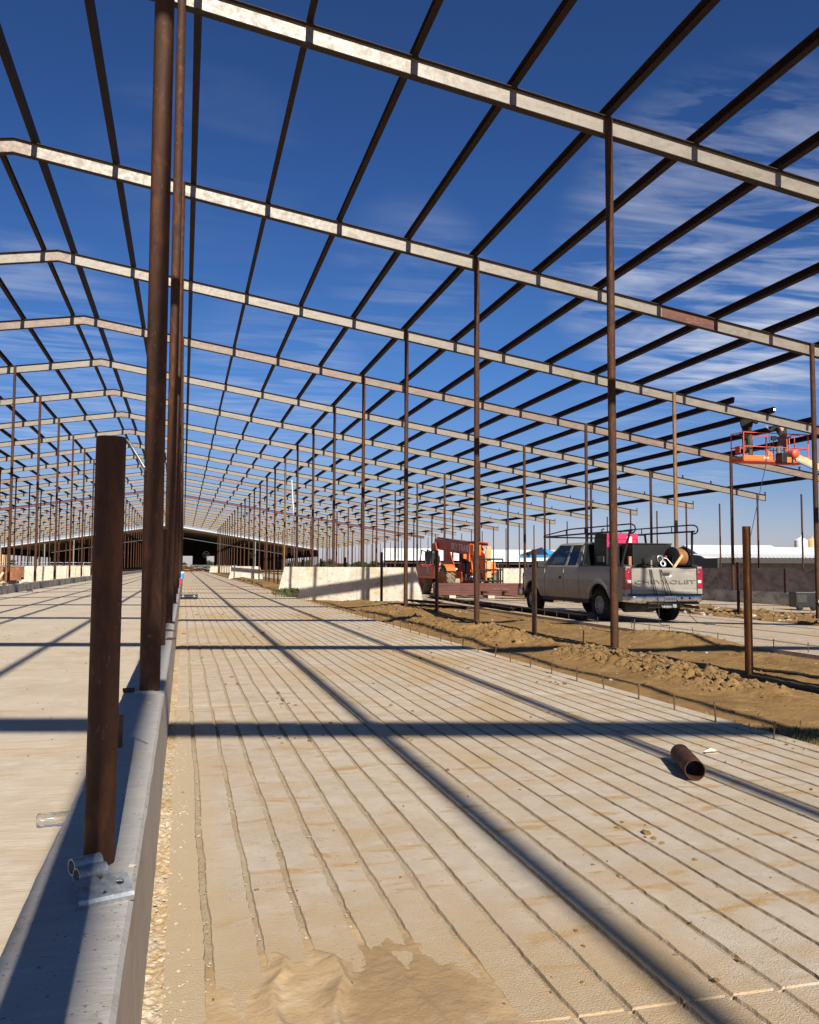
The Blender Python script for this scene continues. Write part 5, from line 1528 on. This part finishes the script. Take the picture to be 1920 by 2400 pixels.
    for (x, y) in ((1.13, .82), (1.13, 2.3), (.45, .82), (.45, 2.3)):
        MB().tube([(x, y, 1.55), (x*.985, y + (.12 if y < 1 else -.05), 2.5)], .035, 8).build('cab_pillar', M['orange'], t)
    MB().bbox((.40, .88, 2.46), (1.18, 2.32, 2.56), .03).build('cab_roof', M['orange_shaded'], t)
    MB().tube([(-1.14, .62, .95), (-1.12, .66, 1.35), (-1.08, .86, 1.75), (-1.10, .95, 2.2)], .03, 8).build('front_guard', M['galv'], t)
    # engine pod at the right
    eg = MB().bbox((-1.24, 1.0, .80), (-.40, 3.9, 1.50), .12).build('engine_cover', M['orange_shaded'], t)
    for k in range(6): MB().bbox((-1.252, 2.2, .95 + .075*k), (-1.236, 3.2, .985 + .075*k), .004).build('grille_slat', M['cladding'], eg)
    MB().bbox((-.80, 2.9, 1.45), (-.36, 4.1, 2.15), .08).build('pivot_housing', M['black'], t)
    for (ya_, yb_) in ((1.6, 2.2), (2.2, 3.0), (3.0, 3.9)): MB().tube([(-1.1, ya_, 1.45), (-1.0, ya_ + .1, 2.1), (-1.0, yb_, 2.2), (-1.1, yb_ + .1, 1.45)], .03, 8).build('guard_tube', M['black'], t)
    MB().bbox((.62, -.75, 1.05), (1.15, .1, 1.62), .14).build('fuel_tank', M['orange'], t)
    MB().tube([(-.9, 2.0, 1.5), (-.9, 2.0, 1.95)], .045, 10).build('exhaust_stack', M['rubber'], t)
    MB().tube([(1.2, .9, 1.2), (1.2, .75, 2.1), (.95, .85, 2.55), (.85, 1.6, 2.6)], .035, 8).build('guard_tube', M['orange'], t)
    MB().tube([(.62, -1.1, 2.35), (.62, .9, 2.6)], .03, 8).build('guard_tube', M['orange'], t)
    MB().bbox((.30, -.5, 2.36), (.85, .6, 2.52), .03).build('hose_guard', M['orange_shaded'], t)
telehandler()

# ------------------------------------------------------------------ steel lying about
def bundle():
    t = thing('purlin_bundle', 'long stack of red primer steel channels lying before the telehandler', 'steel stack', (10.55, 36.3, gz(12)), R(-12))
    prim = mat('bundle_primer', (.115, .036, .024), .7, .0, layers=(((.07, .024, .018), 1.5, .45, .7, (1, 3, 3)),))
    for k in range(5):
        z = .13 + .105*k
        for c in range(3):
            MB().bbox((0 + .12*((k*3 + c) % 3), .21*c, z), (7.4 - .1*((k + c) % 3), .21*c + .2, z + .098), .006).build('steel_channel', prim, t)
    for x in (.7, 2.4, 5.2):
        MB().box((x, -.05, 0), (x + .28, .7, .125)).build('timber_block', M['pebble'], t)
    for x in (1.2, 4.4):
        MB().box((x, -.006, .13), (x + .03, -.002, .66)).build('strap', M['dark_steel'], t)
    for k, (x, l) in enumerate(((2.6, .34), (3.0, .30), (4.6, .22))):
        MB().box((x, -.004, .405), (x + l, -.001, .425)).build('paint_mark', M['rafter_pink'], t)
bundle()
def channel(x0, y0, x1, y1, w_, h_, lab, z=None, m='purlin'):
    z = gz(x0) + .004 if z is None else z
    L_ = math.hypot(x1-x0, y1-y0); a = math.atan2(-(x1-x0), y1-y0)
    mb = MB().prism([(-w_/2, 0), (w_/2, 0), (w_/2, .012), (.012, .02), (.012, h_-.02), (w_/2, h_-.012), (w_/2, h_), (-w_/2, h_), (-w_/2, h_-.012), (-.012, h_-.02), (-.012, .02), (-w_/2, .012)], 0, L_)
    o = mb.build('steel_beam', M[m]); o.location = (x0, y0, z); o.rotation_euler = (0, 0, a)
    tag(o, lab, 'beam')
channel(9.78, 19.9, 10.0, 29.6, .30, .13, 'long dark beam lying on the slab along the left side of the pickup')
channel(9.62, 24.5, 10.3, 36, .22, .10, 'dark steel length lying on the slab edge left of the pickup cab')
channel(6.9, 30.0, 8.9, 26.7, .25, .07, 'flat dark steel piece lying on the dirt before the wall end', dirt_h(7.6, 28.5, 4.6, 9.5) + .02)
channel(8.6, 33.5, 9.3, 31.0, .2, .09, 'dark steel scrap beside the right end of the pale wall', dirt_h(8.8, 32, 4.6, 9.5) + .01)

# ------------------------------------------------------------------ boom lift at the right
M['lift_red'] = mat('lift_orange_red', (.68, .10, .055), .5, 0, layers=(((.52, .07, .04), 3, .5, .75),))
M['lift_cream'] = mat('boom_cream', (.56, .42, .22), .6, 0, layers=(((.50, .28, .12), 3, .5, .75),))
def lift():
    t = thing('boom_lift', 'orange red boom lift basket raised beside the rafters at the right', 'lift', (20.9, 28.92, 5.50))
    W_, D_, H_ = 3.0, .85, 1.10
    fl = MB().bbox((0, 0, -.03), (W_, D_, .02), .01).build('floor', M['lift_red'], t)
    for (a, b) in (((0, -.01, .02), (1.32, .02, .20)), ((1.75, -.01, .02), (W_, .02, .20)), ((0, D_ - .02, .02), (W_, D_ + .01, .16)), ((-.01, .021, .02), (.02, D_ - .021, .16)), ((W_ - .02, .021, .02), (W_ + .01, D_ - .021, .16))):
        MB().bbox(a, b, .004).build('toe_board', M['orange'], t)
    MB().bbox((.88, -.018, .09), (1.12, -.011, .15), .003).build('sticker', M['clear_lens'], t)
    for (x, y) in ((.03, .03), (1.02, .02), (1.98, .02), (W_ - .03, .03), (.03, D_ - .03), (1.0, D_ - .02), (1.98, D_ - .02), (W_ - .03, D_ - .03)):
        MB().tube([(x, y, .0), (x, y, H_)], .021, 8).build('rail_post', M['lift_red'], t)
    for z in (.55, H_):
        MB().tube([(.03, .03, z), (W_ - .03, .03, z), (W_ - .03, D_ - .03, z), (.03, D_ - .03, z), (.03, .03, z)], .019, 8, False).build('guard_rail', M['lift_red'], t)
    MB().tube([(1.98, .0, .25), (2.05, -.03, .55), (2.05, -.03, 1.0), (2.2, -.03, 1.06), (2.55, -.03, 1.06)], .02, 8).build('gate_rail', M['lift_red'], t)
    MB().bbox((-.02, .2, .30), (.02, .5, .58), .006).build('manual_box', M['lift_red'], t)
    MB().bbox((1.20, -.11, .80), (1.42, -.02, .98), .02).build('control_box', M['black'], t)
    MB().prism([(1.02, .46), (1.32, .26), (1.30, .22), (1.02, .24)], -.03, .0).build('gusset', M['orange'], t)
    # rotator bracket and jib
    MB().bbox((1.40, -.42, -.12), (1.92, -.02, .30), .04).build('rotator', M['black'], t)
    MB().lathe([(0, -.2), (.15, -.2), (.17, -.15), (.17, .15), (.15, .2), (0, .2)], Matrix.Translation((1.95, -.35, .26)) @ Matrix.Rotation(math.pi/2, 4, 'X'), 18).build('pivot_drum', M['lift_red'], t)
    MB().bbox((1.6, -.46, -.10), (1.80, -.40, .12), .02).build('rotator_bracket', M['orange'], t)
    def beam(a, b, w_, h_, name, m):
        a, b = Vector(a), Vector(b); d = (b - a).normalized(); s_ = d.cross(Vector((0, 0, 1))).normalized(); u_ = s_.cross(d)
        vs = [p + s_*i*w_/2 + u_*j*h_/2 for p in (a, b) for (i, j) in ((-1, -1), (1, -1), (1, 1), (-1, 1))]
        return MB().add(vs, [(0,1,2,3),(7,6,5,4),(0,4,5,1),(1,5,6,2),(2,6,7,3),(3,7,4,0)]).build(name, m, t, bevel=.012)
    beam((1.90, -.38, .20), (4.6, -.75, -.95), .20, .22, 'jib', M['lift_cream'])
    beam((2.0, -.44, .02), (3.1, -.60, -.46), .10, .10, 'jib_cylinder', M['galv'])
    beam((4.4, -.72, -.85), (11.2, -1.4, -3.9), .28, .32, 'boom', M['lift_cream'])
    beam((11.0, -1.38, -3.5), (12.8, -.6, -2.6), .4, .5, 'upright', M['orange'])
    MB().bbox((11.0, -2.6, -5.1), (14.2, .6, -3.9), .15).build('counterweight', M['orange'], t)
    for (x, y) in ((11.4, -2.4), (13.8, -2.4), (11.4, .4), (13.8, .4)):
        MB().lathe([(0, -.17), (.46, -.17), (.5, -.1), (.5, .1), (.46, .17), (0, .17)], Matrix.Translation((x, y, -5.3)) @ Matrix.Rotation(math.pi/2, 4, 'X'), 24).build('wheel', M['rubber'], t)
lift()
o = MB().tube([(21.92, 28.9, 6.45), (21.90, 28.80, 5.9), (21.86, 28.86, 5.4), (21.55, 28.9, 4.2), (20.95, 28.8, 2.2), (20.6, 28.6, .6), (20.45, 28.4, -.19), (19.6, 27.6, -.20)], .013, 7).build('welding_lead', M['trim'])
tag(o, 'long welding lead dropping from the lift basket to the ground', 'cable')
o = MB().tube([(22.08, 28.96, 6.5), (22.12, 28.94, 6.0), (22.16, 29.0, 5.6), (22.3, 29.1, 5.53)], .012, 7).build('welding_lead', M['trim'])
tag(o, 'short lead hanging inside the lift basket', 'cable')

# ------------------------------------------------------------------ people in the basket
def skin_body(name, joints, bones, mat_fn, parent=None, sub=2):
    """joints: name -> (pos, radius); bones: pairs; first joint is the root"""
    names = list(joints)
    me = bpy.data.meshes.new(name)
    me.from_pydata([joints[n][0] for n in names], [(names.index(a), names.index(b)) for a, b in bones], [])
    o = bpy.data.objects.new(name, me); link(o, parent)
    sk = o.modifiers.new('skin', 'SKIN'); sk.use_smooth_shade = True
    if not me.skin_vertices: 
        bm = bmesh.new(); bm.from_mesh(me); bm.verts.layers.skin.verify(); bm.to_mesh(me); bm.free()
    for i, n in enumerate(names):
        r_ = joints[n][1]; r_ = r_ if isinstance(r_, tuple) else (r_, r_)
        me.skin_vertices[0].data[i].radius = r_
        me.skin_vertices[0].data[i].use_root = (i == 0)
    sb = o.modifiers.new('sub', 'SUBSURF'); sb.levels = sub; sb.render_levels = sub
    me.materials.append(mat_fn)
    return o
M['jacket'] = mat('dark_work_jacket', (.018, .020, .018), .9, 0, layers=(((.04, .042, .036), 9, .5, .7),), bump=.5, bscale=14)
M['trousers'] = mat('grey_camouflage_trousers', (.075, .082, .062), .9, 0, layers=(((.025, .028, .022), 11, .48, .56), ((.16, .16, .13), 8, .60, .66)), bump=.6, bscale=12)
M['trousers2'] = mat('khaki_grey_trousers', (.20, .185, .15), .9, 0, layers=(((.13, .12, .10), 5, .5, .7),), bump=.5, bscale=12)
M['skin'] = mat('warm_skin', (.42, .23, .15), .6)  # plain even skin colour
M['glove'] = mat('leather_glove', (.45, .36, .24), .8)
def person(loc, rotz, lab, pose, tm, hat):
    t = thing('person', lab, 'person', loc, rotz)
    P = pose
    J = {'pelvis': (P['pelvis'], (.150, .115)), 'waist': (P['waist'], (.145, .105)), 'chest': (P['chest'], (.185, .125)), 'neck': (P['neck'], .060), 'head': (P['head'], (.085, .10)), 'crown': (P['crown'], (.075, .085))}
    bones = [('pelvis', 'waist'), ('waist', 'chest'), ('chest', 'neck'), ('neck', 'head'), ('head', 'crown')]
    for s in 'lr':
        J['hip' + s] = (P['hip' + s], .092); J['knee' + s] = (P['knee' + s], .062); J['ankle' + s] = (P['ankle' + s], .042); J['toe' + s] = (P['toe' + s], .038)
        J['sh' + s] = (P['sh' + s], .070); J['el' + s] = (P['el' + s], .046); J['wr' + s] = (P['wr' + s], .030); J['palm' + s] = (P['palm' + s], (.040, .022))
        bones += [('pelvis', 'hip' + s), ('hip' + s, 'knee' + s), ('knee' + s, 'ankle' + s), ('ankle' + s, 'toe' + s), ('chest', 'sh' + s), ('sh' + s, 'el' + s), ('el' + s, 'wr' + s), ('wr' + s, 'palm' + s)]
    body = skin_body('body', J, bones, M['skin'], t)
    # fingers, each its own chain rooted in the palm
    for s, sg in (('l', -1), ('r', 1)):
        pw, pp = Vector(P['wr' + s]), Vector(P['palm' + s]); d = (pp - pw).normalized()
        side = d.cross(Vector((0, .3, 1))).normalized(); nrm = side.cross(d)
        for k in range(4):
            b = pp + side*(-.027 + .018*k) + d*.01; l = (.030, .034, .032, .025)[k]
            F = {'a': (b, .0095), 'b': (b + d*l*1.1, .009), 'c': (b + d*l*1.8 + nrm*l*.6, .008), 'e': (b + d*l*1.9 + nrm*l*1.3, .007)}
            skin_body('finger', F, [('a', 'b'), ('b', 'c'), ('c', 'e')], M['glove'], body, 1)
        b = pp - side*.028 - d*.02
        F = {'a': (b, .011), 'b': (b - side*.022 + d*.02, .010), 'c': (b - side*.02 + d*.048 + nrm*.012, .009)}
        skin_body('thumb', F, [('a', 'b'), ('b', 'c')], M['glove'], body, 1)
    # jacket and trousers follow the body
    JJ = {k: (J[k][0], tuple((q + .018) for q in (J[k][1] if isinstance(J[k][1], tuple) else (J[k][1],)*2))) for k in ('waist', 'chest', 'shl', 'ell', 'shr', 'elr')}
    JJ['hem'] = (Vector(P['pelvis']).lerp(Vector(P['waist']), .25), (.172, .135))
    for s in 'lr': JJ['cuff' + s] = (Vector(P['el' + s]).lerp(Vector(P['wr' + s]), .92), .048)
    JJ['collar'] = (Vector(P['chest']).lerp(Vector(P['neck']), .75), .078)
    skin_body('jacket', {k: JJ[k] for k in ('hem', 'waist', 'chest', 'collar', 'shl', 'ell', 'cuffl', 'shr', 'elr', 'cuffr')},
              [('hem', 'waist'), ('waist', 'chest'), ('chest', 'collar'), ('chest', 'shl'), ('shl', 'ell'), ('ell', 'cuffl'), ('chest', 'shr'), ('shr', 'elr'), ('elr', 'cuffr')], M['jacket'], t)
    T_ = {'pelvis': (P['pelvis'], (.168, .130))}
    bn = []
    for s in 'lr':
        T_['hip' + s] = (P['hip' + s], .112); T_['knee' + s] = (P['knee' + s], .086); T_['hem' + s] = (Vector(P['knee' + s]).lerp(Vector(P['ankle' + s]), .95), .068)
        bn += [('pelvis', 'hip' + s), ('hip' + s, 'knee' + s), ('knee' + s, 'hem' + s)]
    skin_body('trousers', T_, bn, tm, t)
    for s in 'lr':
        an, to = Vector(P['ankle' + s]), Vector(P['toe' + s])
        skin_body('boot', {'a': (an + Vector((0, 0, .06)), .058), 'b': (an - Vector((0, 0, .03)), (.055, .05)), 'c': (to, (.052, .036))}, [('a', 'b'), ('b', 'c')], M['trim'], t, 1)
    t.scale = (1.07, 1.07, 1.07)
    hp, cr = Vector(P['head']), Vector(P['crown']); up_ = (cr - hp).normalized()
    rot = up_.to_track_quat('Z', 'Y').to_matrix().to_4x4()
    hc = hp.lerp(cr, .6)
    if hat == 'hood':
        MB().lathe([(.118, -.02), (.125, .03), (.11, .09), (.07, .13), (0, .145)], Matrix.Translation(hc) @ rot, 20).build('hard_hat', M['black'], t)
        MB().bbox((-.11, .06, -.17), (.11, .16, .08), .03, Matrix.Translation(hc) @ rot).build('welding_mask', mat('olive_mask', (.10, .10, .05), .5), t)
    else:
        MB().lathe([(.112, -.01), (.118, .03), (.10, .085), (.06, .12), (0, .13)], Matrix.Translation(hc) @ rot, 20).build('cap', M['black'], t)
    # simple face features on the side the head looks towards
    fr = rot @ Vector((0, 1, 0, 0)).to_3d() if False else (rot.to_3x3() @ Vector((0, 1, 0)))
    lf = rot.to_3x3() @ Vector((1, 0, 0))
    base = hp + fr*.095
    MB().tube([base + up_*.03, base + fr*.022 - up_*.012], .011, 7, rs=[.007, .013]).build('nose', M['skin'], body)
    for sg in (-1, 1):
        MB().lathe([(0, -.012), (.011, 0), (0, .012)], Matrix.Translation(base + lf*.033*sg + up_*.035 - fr*.012), 8).build('eye', M['white'], body)
        MB().tube([hp + lf*.088*sg - up_*.015, hp + lf*.094*sg + up_*.03], .012, 6).build('ear', M['skin'], body)
    MB().tube([base - lf*.02 - up_*.045 - fr*.006, base + lf*.02 - up_*.045 - fr*.006], .006, 6).build('mouth', mat('lip', (.30, .12, .09), .6), body)
    return t
# first worker, upright, arms raised to the beam end; faces the far side and a little right
pose1 = dict(pelvis=(0, 0, .98), waist=(.0, .01, 1.14), chest=(.0, .03, 1.38), neck=(0, .06, 1.56), head=(0, .09, 1.66), crown=(0, .08, 1.76),
    hipl=(-.09, 0, .92), hipr=(.09, 0, .92), kneel=(-.10, .04, .50), kneer=(.10, .03, .50), anklel=(-.11, 0, .10), ankler=(.11, -.01, .10), toel=(-.13, .15, .045), toer=(.13, .14, .045),
    shl=(-.20, .04, 1.45), shr=(.20, .04, 1.45), ell=(-.27, .26, 1.36), elr=(.26, .28, 1.38), wrl=(-.12, .44, 1.52), wrr=(.12, .46, 1.54), palml=(-.09, .50, 1.57), palmr=(.09, .52, 1.59))
person((21.28, 29.22, 5.535), R(-60), 'person in a dark jacket and camouflage trousers at the left end of the lift basket', pose1, M['trousers'], 'hood')
# second worker, bent over to the right with the back to the camera
pose2 = dict(pelvis=(0, 0, .90), waist=(.0, .05, 1.06), chest=(.02, .16, 1.30), neck=(.03, .27, 1.46), head=(.03, .35, 1.53), crown=(.03, .41, 1.61),
    hipl=(-.10, 0, .84), hipr=(.10, 0, .84), kneel=(-.17, .12, .48), kneer=(.17, .10, .48), anklel=(-.20, -.02, .10), ankler=(.22, -.03, .10), toel=(-.23, .12, .045), toer=(.25, .11, .045),
    shl=(-.21, .18, 1.36), shr=(.23, .18, 1.36), ell=(-.37, .28, 1.16), elr=(.38, .30, 1.18), wrl=(-.30, .46, 1.30), wrr=(.26, .50, 1.32), palml=(-.27, .52, 1.36), palmr=(.22, .56, 1.38))
person((23.02, 29.30, 5.535), R(8), 'person in a dark jacket and pale trousers bending over in the lift basket', pose2, M['trousers2'], 'cap')
# welding arc with its puff of smoke
xw = A0 + PSP*12
em = bpy.data.materials.new('welding_arc'); em.use_nodes = True
b = em.node_tree.nodes['Principled BSDF']; b.inputs['Emission Color'].default_value = (1, .85, .9, 1); b.inputs['Emission Strength'].default_value = 14
bmx = bmesh.new(); bmesh.ops.create_icosphere(bmx, subdivisions=3, radius=.032)
for v in bmx.verts: v.co *= 1 + .5*noise.noise(v.co*60)
me = bpy.data.meshes.new('welding_arc'); bmx.to_mesh(me); bmx.free(); me.materials.append(em)
o = link(bpy.data.objects.new('welding_arc', me)); o.location = (xw - .05, ry(3) - .44, roofz(xw) + .12)
tag(o, 'bright white welding arc at the purlin end above the lift basket', 'welding arc')
sm = bpy.data.materials.new('welding_smoke'); sm.use_nodes = True
nt = sm.node_tree; nt.nodes.remove(nt.nodes['Principled BSDF'])
pv = nt.nodes.new('ShaderNodeVolumePrincipled'); pv.inputs['Color'].default_value = (.75, .72, .70, 1); pv.inputs['Density'].default_value = .22
nt.links.new(pv.outputs[0], nt.nodes['Material Output'].inputs['Volume'])
pr = [(.02, .1), (.10, .25), (.16, .6), (.22, 1.0), (.32, 1.4), (.30, 1.7), (.16, 1.95), (.02, 2.05)]
o = MB().lathe(pr, None, 20).build('welding_smoke', sm); o.location = (xw - .05, ry(3) - .44, roofz(xw) + .12)
tag(o, 'faint grey puff of smoke rising from the welding arc', 'smoke', kind='stuff')
# ------------------------------------------------------------------ camera, light, sky
cam = bpy.data.cameras.new('camera'); co = link(bpy.data.objects.new('camera', cam)); scene.camera = co
yaw, pitch, roll = .2551, .0630, -.0037
f = Vector((math.sin(yaw)*math.cos(pitch), math.cos(yaw)*math.cos(pitch), math.sin(pitch)))
r = Vector((math.cos(yaw), -math.sin(yaw), 0)); u = r.cross(f)
r2 = r*math.cos(roll) - u*math.sin(roll); u2 = r*math.sin(roll) + u*math.cos(roll)
co.matrix_world = Matrix(((r2.x, u2.x, -f.x, 0), (r2.y, u2.y, -f.y, 0), (r2.z, u2.z, -f.z, CAMH), (0, 0, 0, 1)))
cam.sensor_fit = 'VERTICAL'; cam.sensor_height = 36; cam.lens = 2026.7/2400*36
cam.clip_start = .05; cam.clip_end = 4000

EL = math.atan(.664)
sd = Vector((-.020, 1, -.664)).normalized()
sl = bpy.data.lights.new('sun', 'SUN'); so = link(bpy.data.objects.new('sun', sl))
so.rotation_euler = sd.to_track_quat('-Z', 'Y').to_euler()
sl.energy = 5.0; sl.angle = R(.42); sl.color = (1, .93, .82)
w = bpy.data.worlds.new('World'); scene.world = w; w.use_nodes = True
N, L = w.node_tree.nodes, w.node_tree.links
bg = N['Background']
sky = N.new('ShaderNodeTexSky'); sky.sky_type = 'NISHITA'; sky.sun_disc = False
sky.sun_elevation = EL; sky.sun_rotation = math.pi - .020
sky.air_density = 1.0; sky.dust_density = .6; sky.ozone_density = 3.0; sky.altitude = 200
# wispy cirrus: streaked noise on a plane high overhead
tc = N.new('ShaderNodeTexCoord')
sep = N.new('ShaderNodeSeparateXYZ'); L.new(tc.outputs['Generated'], sep.inputs[0])
mz = N.new('ShaderNodeMath'); mz.operation = 'MAXIMUM'; mz.inputs[1].default_value = .03; L.new(sep.outputs[2], mz.inputs[0])
dv = N.new('ShaderNodeVectorMath'); dv.operation = 'DIVIDE'; L.new(tc.outputs['Generated'], dv.inputs[0])
cb = N.new('ShaderNodeCombineXYZ'); 
for k in range(3): L.new(mz.outputs[0], cb.inputs[k])
L.new(cb.outputs[0], dv.inputs[1])
def cloud(scale, st, rot, lo, hi, det=9, dist=.6, off=(0, 0, 0)):
    mp = N.new('ShaderNodeMapping'); mp.inputs['Scale'].default_value = st; mp.inputs['Rotation'].default_value = (0, 0, rot); mp.inputs['Location'].default_value = off
    L.new(dv.outputs[0], mp.inputs[0])
    n = N.new('ShaderNodeTexNoise'); n.inputs['Scale'].default_value = scale; n.inputs['Detail'].default_value = det; n.inputs['Roughness'].default_value = .58; n.inputs['Distortion'].default_value = dist
    L.new(mp.outputs[0], n.inputs['Vector'])
    mr = N.new('ShaderNodeMapRange'); mr.inputs['From Min'].default_value = lo; mr.inputs['From Max'].default_value = hi
    L.new(n.outputs['Fac'], mr.inputs['Value']); return mr.outputs[0]
c1 = cloud(1.5, (1, 3.2, 1), R(28), .40, .86, 12, .9)
c2 = cloud(.9, (1, 1, 1), 0, .40, .60, 5, .5, CLOFF)
# where the wisps gather: soft patches of sky, by compass direction
PATCH = [((0.5504, 0.7697, 0.3234), 0.97992, 1.0), ((0.4638, 0.8273, 0.3169), 0.99452, 0.55), ((-0.163, 0.9635, 0.2124), 0.98902, 0.5), ((0.2393, 0.9175, 0.3178), 0.99462, 0.22), ((0.0949, 0.9768, 0.1919), 0.9911, 0.32), ((0.0105, 0.9099, 0.4146), 0.9911, 0.05), ((0.4917, 0.8657, 0.0941), 0.9911, 0.3), ((-0.0834, 0.9849, 0.1517), 0.99297, 0.3)]
acc = None
for (dvec, cr_, wt) in PATCH:
    dt = N.new('ShaderNodeVectorMath'); dt.operation = 'DOT_PRODUCT'; dt.inputs[1].default_value = dvec
    L.new(tc.outputs['Generated'], dt.inputs[0])
    mr = N.new('ShaderNodeMapRange'); mr.interpolation_type = 'SMOOTHSTEP'; mr.inputs['From Min'].default_value = cr_; mr.inputs['From Max'].default_value = 1 - (1 - cr_)*.12
    mr.inputs['To Max'].default_value = wt
    L.new(dt.outputs['Value'], mr.inputs['Value'])
    if acc is None: acc = mr.outputs[0]
    else:
        mx_ = N.new('ShaderNodeMath'); mx_.operation = 'MAXIMUM'; L.new(acc, mx_.inputs[0]); L.new(mr.outputs[0], mx_.inputs[1]); acc = mx_.outputs[0]
ad = N.new('ShaderNodeMath'); ad.operation = 'MULTIPLY_ADD'; L.new(c2, ad.inputs[0]); ad.inputs[1].default_value = .5; ad.inputs[2].default_value = .5
mm = N.new('ShaderNodeMath'); mm.operation = 'MULTIPLY'; L.new(c1, mm.inputs[0]); L.new(ad.outputs[0], mm.inputs[1])
m2 = N.new('ShaderNodeMath'); m2.operation = 'MULTIPLY'; L.new(mm.outputs[0], m2.inputs[0]); L.new(acc, m2.inputs[1])
m3 = N.new('ShaderNodeMath'); m3.operation = 'MULTIPLY'; L.new(m2.outputs[0], m3.inputs[0]); m3.inputs[1].default_value = 1.6; m3.use_clamp = True
tint = N.new('ShaderNodeMix'); tint.data_type = 'RGBA'; tint.blend_type = 'MULTIPLY'; tint.inputs['Factor'].default_value = 1
L.new(sky.outputs[0], tint.inputs['A'])
rp = N.new('ShaderNodeValToRGB'); L.new(sep.outputs[2], rp.inputs[0])
els = rp.color_ramp.elements
for k, (p_, c_) in enumerate(SKYRAMP):
    e_ = els[k] if k < 2 else els.new(p_)
    e_.position = p_; e_.color = (*c_, 1)
L.new(rp.outputs[0], tint.inputs['B'])
mix = N.new('ShaderNodeMix'); mix.data_type = 'RGBA'
L.new(m3.outputs[0], mix.inputs['Factor']); L.new(tint.outputs['Result'], mix.inputs['A']); mix.inputs['B'].default_value = (8.6, 9.2, 10.8, 1)
L.new(mix.outputs['Result'], bg.inputs['Color']); bg.inputs['Strength'].default_value = .05
scene.view_settings.view_transform = 'Standard'; scene.view_settings.look = 'None'; scene.view_settings.exposure = .55; scene.view_settings.gamma = 1
scene.render.engine = 'CYCLES'
